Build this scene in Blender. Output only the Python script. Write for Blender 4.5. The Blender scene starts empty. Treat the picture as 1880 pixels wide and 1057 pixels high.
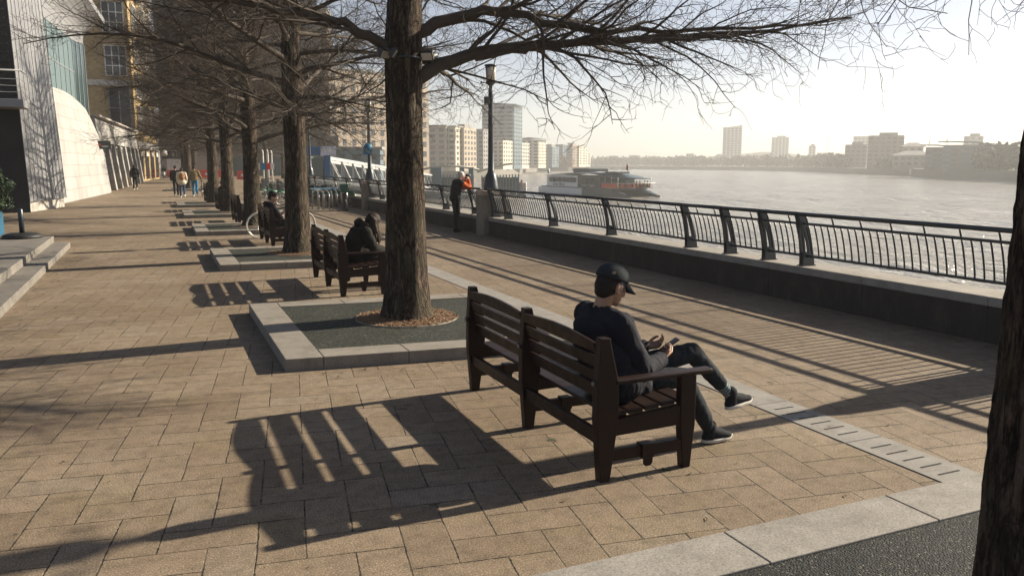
import bpy, bmesh, math, random
import numpy as np
from mathutils import Vector, Matrix, noise as mnoise
R = math.radians
sc = bpy.context.scene
col = sc.collection

# ------------------------------------------------------------------ camera
cd = bpy.data.cameras.new("camera"); cam = bpy.data.objects.new("camera", cd); col.objects.link(cam)
cd.sensor_width = 36.0; cd.lens = 1480 / 1880 * 36
cam.location = (0, 0, 2.0)
cam.rotation_euler = (R(90 - 8.852), 0, R(-23.62))
cd.clip_start = 0.05; cd.clip_end = 6000
cd.dof.use_dof = True; cd.dof.focus_distance = 5.6; cd.dof.aperture_fstop = 9.0
sc.camera = cam
# ------------------------------------------------------------------ light
SUN_EL, SUN_AZ = 24.3, 87.3          # azimuth clockwise from +Y
w = bpy.data.worlds.new("World"); sc.world = w; w.use_nodes = True
_n = w.node_tree; _s = _n.nodes.new('ShaderNodeTexSky'); _s.sky_type = 'NISHITA'; _s.sun_disc = False
_s.sun_elevation = R(SUN_EL); _s.sun_rotation = R(SUN_AZ); _s.air_density = 0.6; _s.dust_density = 0.9; _s.ozone_density = 1.0
_n.links.new(_s.outputs[0], _n.nodes['Background'].inputs[0]); _n.nodes['Background'].inputs[1].default_value = 0.05
sd = bpy.data.lights.new("sun", 'SUN'); sd.energy = 5.0; sd.angle = R(0.53); sd.color = (1.0, 0.88, 0.70)
sun = bpy.data.objects.new("sun", sd); col.objects.link(sun)
_e, _a = R(SUN_EL), R(SUN_AZ)
sun_dir = Vector((math.cos(_e) * math.sin(_a), math.cos(_e) * math.cos(_a), math.sin(_e)))
sun.rotation_euler = sun_dir.to_track_quat('Z', 'Y').to_euler(); sun.location = (60, 0, 60)
vs = sc.view_settings; vs.view_transform = 'Standard'; vs.look = 'None'; vs.exposure = 1.27; vs.gamma = 1; vs.use_curve_mapping = False
sc.render.engine = 'CYCLES'
cy = sc.cycles; cy.use_denoising = True; cy.max_bounces = 6; cy.diffuse_bounces = 1; cy.glossy_bounces = 3
cy.transparent_max_bounces = 8; cy.volume_bounces = 0; cy.caustics_reflective = False; cy.caustics_refractive = False
cy.sample_clamp_indirect = 6

# ------------------------------------------------------------------ scene helpers
def tag(o, label=None, cat=None, group=None, kind=None):
    if label: o['label'] = label
    if cat: o['category'] = cat
    if group: o['group'] = group
    if kind: o['kind'] = kind
    return o
def thing(name, label, cat, loc=(0, 0, 0), rz=0, group=None):
    o = bpy.data.objects.new(name, None); col.objects.link(o); o.empty_display_size = .1
    o.location = loc; o.rotation_euler = (0, 0, rz)
    return tag(o, label, cat, group)
def kids(o): return [c for c in list(bpy.data.objects) if c.parent == o]
def copy_tree(o, loc=None, rz=None, label=None, group=None, _p=None, _k=None):
    if _k is None:
        _k = {}
        for c in bpy.data.objects:
            if c.parent: _k.setdefault(c.parent.name, []).append(c)
    c = o.copy(); col.objects.link(c)
    if _p is not None: c.parent = _p
    if loc is not None: c.location = loc
    if rz is not None: c.rotation_euler = (0, 0, rz)
    if label: c['label'] = label
    if group: c['group'] = group
    for ch in _k.get(o.name, []): copy_tree(ch, _p=c, _k=_k)
    return c

class MB:
    """collects shapes into one mesh"""
    def __init__(s): s.v = []; s.f = []; s.m = []; s.n = 0; s.sm = []
    def add(s, v, f, mi=0, M=None, smooth=False):
        v = np.asarray(v, float).reshape(-1, 3)
        if M is not None:
            A = np.array(M); v = v @ A[:3, :3].T + A[:3, 3]
        s.v.append(v); k = s.n; s.f += [tuple(i + k for i in q) for q in f]
        s.m += [mi] * len(f); s.sm += [smooth] * len(f); s.n += len(v); return s
    def box(s, c, d, rz=0, mi=0, M=None):
        x, y, z = d[0] / 2, d[1] / 2, d[2] / 2
        v = np.array([(-x, -y, -z), (x, -y, -z), (x, y, -z), (-x, y, -z), (-x, -y, z), (x, -y, z), (x, y, z), (-x, y, z)])
        if rz:
            a = np.array([[math.cos(rz), -math.sin(rz), 0], [math.sin(rz), math.cos(rz), 0], [0, 0, 1]]); v = v @ a.T
        return s.add(v + np.array(c), [(0, 3, 2, 1), (4, 5, 6, 7), (0, 1, 5, 4), (1, 2, 6, 5), (2, 3, 7, 6), (3, 0, 4, 7)], mi, M)
    def b2(s, a, b, mi=0, M=None):
        a, b = np.minimum(a, b), np.maximum(a, b); return s.box((a + b) / 2, b - a, 0, mi, M)
    def prism(s, poly, ax, a, b, mi=0, M=None):
        """extrude a 2-D polygon along axis ax (0,1,2) from a to b; poly gives the other two coordinates in order"""
        n = len(poly); v = []
        for t in (a, b):
            for p in poly:
                q = [p[0], p[1]]; q.insert(ax, t); v.append(q)
        f = [tuple(range(n - 1, -1, -1)), tuple(range(n, 2 * n))] + [(i, (i + 1) % n, (i + 1) % n + n, i + n) for i in range(n)]
        return s.add(v, f, mi, M)
    def tube(s, pts, r, k=8, mi=0, caps=True, flat=1.0, smooth=True):
        pts = np.asarray(pts, float); n = len(pts); r = np.broadcast_to(np.asarray(r, float), (n,))
        t = np.gradient(pts, axis=0) if n > 2 else np.repeat((pts[1] - pts[0])[None], 2, 0)
        t /= np.linalg.norm(t, axis=1)[:, None] + 1e-9
        u = np.zeros_like(t); ref = np.array([0, 0, 1.]) if abs(t[0][2]) < .9 else np.array([1., 0, 0])
        for i in range(n):
            x = np.cross(ref, t[i]) if i == 0 else u[i - 1] - t[i] * (u[i - 1] @ t[i])
            u[i] = x / (np.linalg.norm(x) + 1e-9)
        b = np.cross(t, u); a = np.arange(k) * 2 * math.pi / k
        v = pts[:, None] + r[:, None, None] * (np.cos(a)[None, :, None] * u[:, None] + flat * np.sin(a)[None, :, None] * b[:, None])
        f = [(i * k + j, i * k + (j + 1) % k, (i + 1) * k + (j + 1) % k, (i + 1) * k + j) for i in range(n - 1) for j in range(k)]
        if caps: f += [tuple(range(k - 1, -1, -1)), tuple(range((n - 1) * k, n * k))]
        return s.add(v.reshape(-1, 3), f, mi, None, smooth)
    def bar(s, a, b, r, k=6, mi=0): return s.tube([a, b], r, k, mi)
    def beam(s, a, b, wd, h, mi=0):
        """square section bar between two points"""
        a, b = Vector(a), Vector(b); d = b - a; L = d.length; q = d.to_track_quat('Y', 'Z').to_matrix().to_4x4(); q.translation = (a + b) / 2
        return s.box((0, 0, 0), (wd, L, h), 0, mi, q)
    def lathe(s, prof, k=24, c=(0, 0, 0), mi=0, smooth=True):
        v = [(c[0] + r * math.cos(j * 2 * math.pi / k), c[1] + r * math.sin(j * 2 * math.pi / k), c[2] + z) for r, z in prof for j in range(k)]
        n = len(prof)
        f = [(i * k + j, i * k + (j + 1) % k, (i + 1) * k + (j + 1) % k, (i + 1) * k + j) for i in range(n - 1) for j in range(k)]
        f += [tuple(range(k - 1, -1, -1)), tuple(range((n - 1) * k, n * k))]
        return s.add(v, f, mi, None, smooth)
    def ell(s, c, r, M3=None, k=14, mi=0):
        v = [];
        for i in range(k + 1):
            th = math.pi * i / k
            for j in range(2 * k):
                ph = math.pi * j / k; v.append((math.sin(th) * math.cos(ph), math.sin(th) * math.sin(ph), math.cos(th)))
        v = np.array(v) * np.array(r)
        if M3 is not None: v = v @ np.array(M3).T
        q = 2 * k
        f = [(i * q + j, (i + 1) * q + j, (i + 1) * q + (j + 1) % q, i * q + (j + 1) % q) for i in range(k) for j in range(q)]
        return s.add(v + np.array(c), f, mi, None, True)
    def grid(s, P, mi=0, smooth=True, closed=False):
        P = np.asarray(P, float); a, b = P.shape[:2]; bb = b if closed else b - 1
        f = [(i * b + j, i * b + (j + 1) % b, (i + 1) * b + (j + 1) % b, (i + 1) * b + j) for i in range(a - 1) for j in range(bb)]
        return s.add(P.reshape(-1, 3), f, mi, None, smooth)
    def mesh(s, name):
        me = bpy.data.meshes.new(name); me.from_pydata(np.concatenate(s.v).tolist() if s.v else [], [], s.f)
        me.polygons.foreach_set('material_index', s.m); me.polygons.foreach_set('use_smooth', s.sm); me.update(); return me
    def build(s, name, mats, parent=None, bevel=0, loc=(0, 0, 0), weld=False):
        me = s.mesh(name)
        for m in (mats if isinstance(mats, (list, tuple)) else [mats]): me.materials.append(m)
        o = bpy.data.objects.new(name, me); col.objects.link(o); o.location = loc
        if parent: o.parent = parent
        if bevel:
            b = o.modifiers.new('bevel', 'BEVEL'); b.width = bevel; b.segments = 2; b.limit_method = 'ANGLE'; b.angle_limit = R(40)
        return o
def struct(o): o['kind'] = 'structure'; return o

# ------------------------------------------------------------------ material helpers
class NT:
    def __init__(s, name):
        s.m = bpy.data.materials.new(name); s.m.use_nodes = True; s.t = s.m.node_tree; s.b = s.t.nodes['Principled BSDF']
        s.tc = None
    def n(s, t, **kw):
        x = s.t.nodes.new(t)
        for k, v in kw.items(): setattr(x, k, v)
        return x
    def l(s, a, b): s.t.links.new(a, b); return s
    def val(s, sock, v):
        if hasattr(v, 'is_output') or isinstance(v, bpy.types.NodeSocket): s.l(v, sock)
        else: sock.default_value = v
    def math(s, op, a, b=0.0, c=None):
        x = s.n('ShaderNodeMath', operation=op); s.val(x.inputs[0], a); s.val(x.inputs[1], b)
        if c is not None: s.val(x.inputs[2], c)
        return x.outputs[0]
    def obj(s):
        if not s.tc: s.tc = s.n('ShaderNodeTexCoord')
        return s.tc.outputs['Object']
    def pos(s): return s.n('ShaderNodeNewGeometry').outputs['Position']
    def map(s, vec, scale=(1, 1, 1), rot=(0, 0, 0), loc=(0, 0, 0)):
        x = s.n('ShaderNodeMapping'); s.l(vec, x.inputs[0]); x.inputs['Scale'].default_value = scale
        x.inputs['Rotation'].default_value = rot; x.inputs['Location'].default_value = loc; return x.outputs[0]
    def noise(s, vec, scale, detail=3, rough=.55, dist=0):
        x = s.n('ShaderNodeTexNoise'); s.l(vec, x.inputs['Vector']); x.inputs['Scale'].default_value = scale
        x.inputs['Detail'].default_value = detail; x.inputs['Roughness'].default_value = rough; x.inputs['Distortion'].default_value = dist
        return x.outputs['Fac']
    def vor(s, vec, scale, feat='F1', out='Distance'):
        x = s.n('ShaderNodeTexVoronoi', feature=feat); s.l(vec, x.inputs['Vector']); x.inputs['Scale'].default_value = scale; return x.outputs[out]
    def ramp(s, fac, stops):
        x = s.n('ShaderNodeValToRGB'); s.val(x.inputs[0], fac); e = x.color_ramp.elements
        while len(e) > len(stops): e.remove(e[-1])
        while len(e) < len(stops): e.new(0.5)
        for q, (p, c) in zip(e, stops):
            q.position = p; q.color = (c, c, c, 1) if isinstance(c, (int, float)) else (*c, 1)
        return x.outputs[0]
    def mix(s, fac, a, b, bt='MIX'):
        x = s.n('ShaderNodeMix', data_type='RGBA', blend_type=bt); s.val(x.inputs[0], fac)
        for q, v in ((6, a), (7, b)): s.val(x.inputs[q], (*v, 1) if isinstance(v, tuple) and len(v) == 3 else v)
        return x.outputs[2]
    def bump(s, h, strength=.5, dist=.01, nrm=None):
        x = s.n('ShaderNodeBump'); s.l(h, x.inputs['Height']); x.inputs['Strength'].default_value = strength; x.inputs['Distance'].default_value = dist
        if nrm is not None: s.l(nrm, x.inputs['Normal'])
        return x.outputs[0]
    def out(s, color=None, rough=None, bump=None, **kw):
        if color is not None: s.val(s.b.inputs['Base Color'], (*color, 1) if isinstance(color, tuple) else color)
        if rough is not None: s.val(s.b.inputs['Roughness'], rough)
        if bump is not None: s.l(bump, s.b.inputs['Normal'])
        for k, v in kw.items(): s.val(s.b.inputs[k.replace('_', ' ')], v)
        return s.m
def simple(name, c, rough=.6, var=.25, scale=8, bump=.1, bd=.004, **kw):
    """colour with soft procedural variation"""
    t = NT(name); v = t.noise(t.pos(), scale, 5, .65)
    colr = t.mix(v, tuple(x * (1 - var) for x in c), tuple(min(1, x * (1 + var)) for x in c))
    return t.out(colr, rough, t.bump(t.noise(t.pos(), scale * 9, 4), bump, bd), **kw)
def srgb(r, g, b): return tuple(((x / 255) / 12.92 if x / 255 <= .04045 else ((x / 255 + .055) / 1.055) ** 2.4) for x in (r, g, b))
def rx(y): return -0.011 * (y - 9.45)     # the tree row drifts this much towards the left per metre
# ================================================================== paving, river, banks
def paving_material():
    t = NT('paving'); W_ = .25
    p = t.map(t.pos(), (1 / W_,) * 3, (0, 0, R(8.4)), (0.0, 0.0, 0))
    # mapping rotates then moves; the paving grid is turned about 8 degrees from the tree line
    wob = t.n('ShaderNodeVectorMath', operation='ADD'); t.l(p, wob.inputs[0])
    wn = t.n('ShaderNodeTexNoise'); t.l(t.pos(), wn.inputs['Vector']); wn.inputs['Scale'].default_value = 3.0
    sub = t.n('ShaderNodeVectorMath', operation='MULTIPLY_ADD'); t.l(wn.outputs['Color'], sub.inputs[0]); sub.inputs[1].default_value = (.05,) * 3; sub.inputs[2].default_value = (-.025,) * 3
    t.l(sub.outputs[0], wob.inputs[1])
    xy = t.n('ShaderNodeSeparateXYZ'); t.l(wob.outputs[0], xy.inputs[0]); u, v = xy.outputs[0], xy.outputs[1]
    i, j = t.math('FLOOR', u), t.math('FLOOR', v); fu, fv = t.math('FRACT', u), t.math('FRACT', v)
    k = t.math('FLOORED_MODULO', t.math('SUBTRACT', i, j), 4.0)
    def eq(n): return t.math('COMPARE', k, float(n), .3)
    k1, k2 = eq(1), eq(2); ish = t.math('LESS_THAN', k, 1.5)
    ah = t.math('ADD', fu, k1); av = t.math('ADD', fv, k2)
    def sel(a, b): return t.math('ADD', t.math('MULTIPLY', ish, a), t.math('MULTIPLY', t.math('SUBTRACT', 1.0, ish), b))
    a, b = sel(ah, av), sel(fv, fu)
    d = t.math('MINIMUM', t.math('MINIMUM', a, t.math('SUBTRACT', 2.0, a)), t.math('MINIMUM', b, t.math('SUBTRACT', 1.0, b)))
    ii, jj = t.math('SUBTRACT', i, k1), t.math('SUBTRACT', j, t.math('MULTIPLY', k2, 1.0))
    cid = t.n('ShaderNodeCombineXYZ'); t.l(ii, cid.inputs[0]); t.l(jj, cid.inputs[1]); t.l(ish, cid.inputs[2])
    wnz = t.n('ShaderNodeTexWhiteNoise', noise_dimensions='3D'); t.l(cid.outputs[0], wnz.inputs['Vector'])
    rnd = wnz.outputs['Value']; rc = t.n('ShaderNodeSeparateColor'); t.l(wnz.outputs['Color'], rc.inputs[0])
    base = t.ramp(rnd, [(0, (.205, .158, .108)), (.35, (.240, .187, .130)), (.7, (.262, .205, .143)), (1.0, (.245, .198, .146))])
    pat = t.noise(t.pos(), .55, 4, .6)          # broad patches of wear
    base = t.mix(t.math('MULTIPLY', t.ramp(pat, [(.38, 0.0), (.62, 1.0)]), .7), base, (.165, .118, .078))
    moss = t.math('MULTIPLY', t.ramp(t.noise(t.pos(), 1.3, 5, .7), [(.52, 0.0), (.72, 1.0)]), .35)
    base = t.mix(moss, base, (.17, .135, .05))
    dirt = t.ramp(t.noise(t.pos(), 9, 6, .75), [(.3, .62), (.55, 1.0)])
    base = t.mix(1.0, base, dirt, 'MULTIPLY')
    sp = t.noise(t.pos(), 105, 3, .8); spk = t.ramp(sp, [(.30, .18), (.43, .75), (.56, 1.15), (.69, 2.3)])
    base = t.mix(1.0, base, spk, 'MULTIPLY')
    sp2 = t.ramp(t.vor(t.pos(), 75), [(.0, .35), (.2, 1.0)]); base = t.mix(.7, base, sp2, 'MULTIPLY')
    # a few dark gum spots
    gum = t.ramp(t.vor(t.pos(), 1.9), [(.0, .35), (.018, .45), (.028, 1.0)]); base = t.mix(1.0, base, gum, 'MULTIPLY'); gum2 = t.ramp(t.vor(t.map(t.pos(), (1, 1, 1), (0, 0, .5)), 4.3), [(.0, .55), (.035, .62), (.055, 1.0)]); base = t.mix(.9, base, gum2, 'MULTIPLY')
    edge = t.noise(t.pos(), 22, 4, .7); jw = t.math('MULTIPLY_ADD', edge, .075, -.026)
    joint = t.math('SMOOTHSTEP' if False else 'SUBTRACT', d, jw)
    jm = t.ramp(t.math('MULTIPLY', joint, 30.0), [(.0, 0.0), (.30, 1.0)])
    jm2 = t.math('MAXIMUM', jm, t.ramp(t.noise(t.pos(), 3.7, 3), [(.46, 0.0), (.66, .75)]))
    base = t.mix(jm2, (.028, .022, .017), base)
    h = t.math('ADD', t.math('MULTIPLY', jm, .9), t.math('MULTIPLY', sp, .22)); h = t.math('ADD', h, t.math('MULTIPLY', rc.outputs[1], .25))
    b1 = t.bump(h, .75, .006)
    # slight tilt per slab
    return t.out(base, t.ramp(sp, [(.3, .95), (.8, .7)]), b1, Specular_IOR_Level=.3)
M_pave = paving_material()
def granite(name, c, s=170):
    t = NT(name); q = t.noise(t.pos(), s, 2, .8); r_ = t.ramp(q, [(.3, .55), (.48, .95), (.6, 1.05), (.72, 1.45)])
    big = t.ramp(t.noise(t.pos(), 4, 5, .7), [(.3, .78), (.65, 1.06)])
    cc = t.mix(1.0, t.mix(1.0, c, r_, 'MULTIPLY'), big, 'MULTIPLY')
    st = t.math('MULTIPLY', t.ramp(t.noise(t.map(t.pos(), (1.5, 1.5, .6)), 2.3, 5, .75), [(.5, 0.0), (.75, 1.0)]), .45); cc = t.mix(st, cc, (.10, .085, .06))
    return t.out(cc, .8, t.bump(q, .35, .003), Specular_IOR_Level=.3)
M_kerb = granite('kerb granite', (.26, .235, .20)); M_kerb2 = granite('pale kerb granite', (.295, .275, .245), 90)
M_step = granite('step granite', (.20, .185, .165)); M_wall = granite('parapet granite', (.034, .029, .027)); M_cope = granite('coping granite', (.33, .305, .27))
M_drain = granite('drain stone', (.28, .265, .24), 260)
def resin():
    t = NT('resin bound gravel'); v = t.vor(t.pos(), 95, 'F1', 'Color'); dd = t.vor(t.pos(), 95)
    s_ = t.n('ShaderNodeSeparateColor'); t.l(v, s_.inputs[0])
    c = t.ramp(s_.outputs[0], [(0, (.012, .016, .017)), (.5, (.026, .032, .031)), (.82, (.050, .056, .050)), (.95, (.12, .115, .095)), (1, (.30, .28, .23))])
    c = t.mix(1.0, c, t.ramp(dd, [(.0, 1.1), (.6, .35)]), 'MULTIPLY')
    c = t.mix(.8, c, t.ramp(t.noise(t.pos(), 2.2, 5, .7), [(.3, .8), (.7, 1.3)]), 'MULTIPLY')
    return t.out(c, .75, t.bump(t.math('SUBTRACT', 1.0, dd), .8, .006), Specular_IOR_Level=.2)
M_resin = resin(); M_resin2 = M_resin.copy(); M_resin2.name = 'greenish resin gravel'
for _q in M_resin2.node_tree.nodes:
    if _q.type == 'VALTORGB' and len(_q.color_ramp.elements) == 5:
        for _e2, _c in zip(_q.color_ramp.elements, [(.030, .038, .033), (.062, .070, .058), (.10, .105, .085), (.19, .18, .14), (.36, .33, .26)]): _e2.color = (*_c, 1)
def chips():
    t = NT('wood chips'); v = t.vor(t.map(t.pos(), (1, 1.7, 1)), 70, 'F1', 'Color'); dd = t.vor(t.map(t.pos(), (1, 1.7, 1)), 70)
    s_ = t.n('ShaderNodeSeparateColor'); t.l(v, s_.inputs[0])
    c = t.ramp(s_.outputs[0], [(0, (.10, .055, .028)), (.5, (.24, .13, .062)), (.85, (.36, .22, .11)), (1, (.5, .38, .25))])
    c = t.mix(1.0, c, t.ramp(dd, [(.1, 1.1), (.7, .4)]), 'MULTIPLY'); return t.out(c, .8, t.bump(t.math('SUBTRACT', 1.0, dd), 1.0, .012))
M_chips = chips()
M_chip2 = simple('loose wood chip', (.26, .15, .075), .85, .6, 60)
M_slot = simple('drain slot', (.006, .006, .006), .9)

# promenade sheet: left of the river wall, with hinterland; own edge at the river
m = MB(); WX = lambda y: 8.42 - .012 * (y - 6)
m.add([(-60, -30, 0), (WX(-30) + .3, -30, 0), (WX(60) + .3, 60, 0), (WX(60) + .9, 66, 0), (15.5, 67, 0), (17.5, 90, 0), (24, 135, 0), (60, 320, 0), (-60, 320, 0)], [(0, 1, 2, 3, 4, 5, 6, 7, 8)])
struct(m.build('promenade', M_pave))
def river_material():
    t = NT('river water'); p = t.pos()
    a = t.noise(t.map(p, (1, .55, 1), (0, 0, R(-35))), .55, 4, .6, .4); b = t.noise(t.map(p, (1, .5, 1), (0, 0, R(-25))), 2.1, 3, .6, .3); c = t.noise(p, .06, 3, .5)
    h = t.math('ADD', t.math('MULTIPLY', a, 1.0), t.math('MULTIPLY', b, .32)); h = t.math('ADD', h, t.math('MULTIPLY', c, 1.6))
    colr = t.mix(t.ramp(c, [(.35, 0.0), (.65, 1.0)]), (.26, .235, .19), (.31, .285, .23))
    return t.out(colr, .19, t.bump(h, 1.0, 1.15), IOR=1.33, Specular_IOR_Level=.8)
M_water = river_material()
m = MB(); m.add([(7, -200, -4.5), (1380, -200, -4.5), (1380, 1380, -4.5), (-200, 1380, -4.5), (-200, -200, -4.5)], [(0, 1, 2, 3, 4)])
struct(m.build('river', M_water))
# the nearer water carries real waves
gx, gy = np.meshgrid(np.arange(9.6, 420, 1.5), np.arange(-40, 640, 1.5)); rw = np.random.default_rng(12); zz = np.zeros_like(gx)
for k in range(22):
    lam = rw.uniform(4.2, 15) if k < 15 else rw.uniform(15, 34); th = R(-45) + rw.normal(0, .55); amp = .0062 * lam ** .85 * rw.uniform(.5, 1)
    zz += amp * np.sin((gx * math.cos(th) + gy * math.sin(th)) * 2 * math.pi / lam + rw.uniform(0, 6.28) + .6 * np.sin((gx - gy) / 37.0 + k))
zz *= .75 + .5 * np.sin(gx / 60 + 1) * np.sin(gy / 75)
m = MB(); m.grid(np.stack([gx, gy, np.where(gx < 27 + (gy - 130) * .22, np.minimum(zz, .3), zz) - 4.42], -1)); struct(m.build('river_waves', M_water))
M_land = simple('earth', (.07, .065, .05), .9, .3, .05)
m = MB(); m.add([(-1400, -1400, -5.2), (1400, -1400, -5.2), (1400, 1400, -5.2), (-1400, 1400, -5.2)], [(0, 1, 2, 3)])
struct(m.build('riverbed', M_land))
# embankment face under the promenade edge
m = MB()
E_ = [(WX(-30) + .9, -30), (WX(60) + .9, 60), (WX(60) + .95, 66), (15.6, 67), (17.6, 90), (24.1, 135), (60.1, 320)]
for a, b in zip(E_, E_[1:]):
    m.add([(a[0], a[1], -5.1), (b[0], b[1], -5.1), (b[0], b[1], -.05), (a[0], a[1], -.05), (a[0] - .7, a[1], -.05), (b[0] - .7, b[1], -.05)], [(0, 1, 2, 3), (3, 2, 5, 4)])
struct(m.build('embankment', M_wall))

# ------------------------------------------------------------------ drainage channel strip in the paving
m = MB(); slots = []
y = 3.16
k = 0; rng = random.Random(4)
while y < 36:
    L = .98; x0, x1 = 4.43, 4.79; z = .006
    if 7.2 < y < 10.9 or 15.3 < y < 18.6: pass
    m.b2((x0, y + .004, -.03), (x1, y + L - .004, z))
    if k in (0, 1):
        for q in range(6):
            yy = y + .14 + q * .135
            ms = MB(); ms.b2((x0 + .085, yy, z + .001), (x1 - .085, yy + .014, z + .003)); slots.append(ms)
    y += L; k += 1
g = thing('drain_channel', 'pale flush stone drain channel with slots running through the tan paving', 'drain', (0, 0, 0))
m.build('channel_stone', M_drain, g, bevel=.004); [q.build('slot', M_slot, g) for q in slots]
# ------------------------------------------------------------------ tree pits
def quad_pit(y0l, y1l, sl, xl, xr, label, first_kerb=M_kerb, kw=.36, chipsc=None, cr=.62):
    """raised kerb frame: left edge from y0l to y1l at x=xl; the front/back edges slope by sl (m per m)"""
    g = thing('tree_pit', label, 'tree pit', (xl, y0l, 0), 0, 'kerbed tree pits along the promenade')
    Z = .125
    def P(u, v):   # u 0..1 across x, v along y
        x = xl + (xr - xl) * u; return (x - xl, (y0l + (y1l - y0l) * v + sl * (x - xl)) - y0l)
    Wd, Ln = xr - xl, y1l - y0l; ku, kv = kw / Wd, kw / Ln
    def stone(u0, v0, u1, v1, ins=.003):
        q = [P(u0, v0), P(u1, v0), P(u1, v1), P(u0, v1)]; cx = sum(a[0] for a in q) / 4; cyy = sum(a[1] for a in q) / 4
        q = [(cx + (a[0] - cx) * (1 - ins / abs(a[0] - cx + 1e-6)) if abs(a[0] - cx) > ins else a[0], cyy + (a[1] - cyy) * (1 - ins / max(abs(a[1] - cyy), .05))) for a in q]
        mm = MB(); mm.prism(q, 2, -.05, Z); mm.build('kerb_stone', first_kerb, g, bevel=.006)
    n = 3
    for i in range(n):   # left and right runs
        stone(0, i / n, ku, (i + 1) / n); stone(1 - ku, i / n, 1, (i + 1) / n)
    uu = np.linspace(ku, 1 - ku, 4)
    for a, b in zip(uu, uu[1:]):
        stone(a, 0, b, kv); stone(a, 1 - kv, b, 1)
    mm = MB(); mm.add([(*P(a, b), Z - .012) for a, b in ((ku * .98, kv * .98), (1 - ku * .98, kv * .98), (1 - ku * .98, 1 - kv * .98), (ku * .98, 1 - kv * .98))], [(0, 1, 2, 3)])
    mm.build('resin_gravel', M_resin if y0l < 2 else M_resin2, g)
    cx, cyy = chipsc; cx -= xl; cyy -= y0l
    mm = MB(); rr = random.Random(int(cyy * 10)); ng = 40
    Pg = [[(cx + cr * r_ * math.cos(a), cyy + cr * r_ * math.sin(a), Z - .004 + .03 * (1 - r_) + rr.uniform(-.004, .008) * (r_ < .95)) for a in np.arange(ng) * 2 * math.pi / ng] for r_ in np.linspace(.2, 1, 9)]
    mm.grid(Pg, closed=True); mm.build('wood_chips', M_chips, g)
    mm = MB(); Pg = [[(cx + r_ * math.cos(a), cyy + r_ * math.sin(a), z_) for a in np.arange(48) * 2 * math.pi / 48] for r_, z_ in ((cr - .002, Z - .02), (cr - .002, Z + .001), (cr + .005, Z + .001), (cr + .005, Z - .02))]
    mm.grid(Pg, closed=True); mm.build('edging_ring', M_kerb, g)
    if cyy + y0l < 20:
        mm = MB(); r2 = np.random.default_rng(int(cyy * 7) + 3); nc = 900; aa = r2.uniform(0, 6.283, nc); rr_ = cr * r2.uniform(.3, 1.03, nc) ** .6
        for a_, q_ in zip(aa, rr_):
            Mx = Matrix.Translation((cx + q_ * math.cos(a_), cyy + q_ * math.sin(a_), Z + .03 * (1 - q_ / cr) + r2.uniform(0, .012))) @ Matrix.Rotation(r2.uniform(0, 6.28), 4, 'Z') @ Matrix.Rotation(r2.normal(0, .35), 4, 'X')
            mm.box((0, 0, 0), (r2.uniform(.015, .04), r2.uniform(.006, .013), .004), 0, 0, Mx)
        ck = mm.build('loose_chips', M_chip2, g); ck['kind'] = 'stuff'
    return g
TY = [1.5, 9.45, 17.35, 25.3, 33.0, 40.6, 48.2, 55.8, 63.4, 71.0]      # tree centres along the row
TX = [2.78, 2.72, 2.66, 2.58, 2.50, 2.42, 2.3, 2.2, 2.15, 2.1]
pl = ['right-hand foreground', 'first whole', 'second', 'third', 'fourth', 'fifth', 'sixth', 'seventh']
lab = ['grey gravel tree pit with pale granite kerb in the bottom right corner', 'grey gravel tree pit in a raised stone kerb beside the nearest bench',
       'stone kerbed tree pit in front of the bench with the young man in black', 'stone kerbed tree pit between the bicycle behind the bench and the empty bench',
       'small stone kerbed tree pit just beyond the empty bench', 'far stone kerbed tree pit beyond the bench with the person raising their arms',
       'farthest thin stone kerbed tree pit ahead of the walking couple', 'distant stone kerbed tree pit at the end of the row']
for i in range(7):
    ty, tx = (TY[i], TX[i]) if i < 6 else (TY[8], TX[8]); hl = 1.64
    if i == 0: quad_pit(ty - hl, ty + hl, .005, 1.06, 5.2, lab[0], M_kerb2, .36, (tx, ty))
    else: quad_pit(ty - hl, ty + hl + (.1 if i == 1 else -.1), -.115 if i == 1 else -.06, [0, 1.03, .98, .9, .84, .78, .6, .5][i], 4.25 + rx(ty), lab[i], M_kerb, .36, (tx, ty))
# ------------------------------------------------------------------ steps on the left
m = MB()
def step(x0, x1, yf, z0, z1, n, name):
    s_ = thing(name[0], name[1], 'step', (0, 0, 0)); ys = np.linspace(4, yf, n + 1)
    for a, b in zip(ys, ys[1:]):
        mm = MB(); mm.b2((x0, a + .003, z0 - .03), (x1, b - .003, z1)); mm.build('step_stone', M_step, s_, bevel=.008)
step(-2.62, -1.97, 21.7, 0, .13, 12, ('stone_step', 'lower pale granite step along the left edge of the paving'))
step(-4.6, -2.32, 21.9, .12, .27, 10, ('stone_step', 'upper granite step with mossy front below the round bollard base'))
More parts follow.
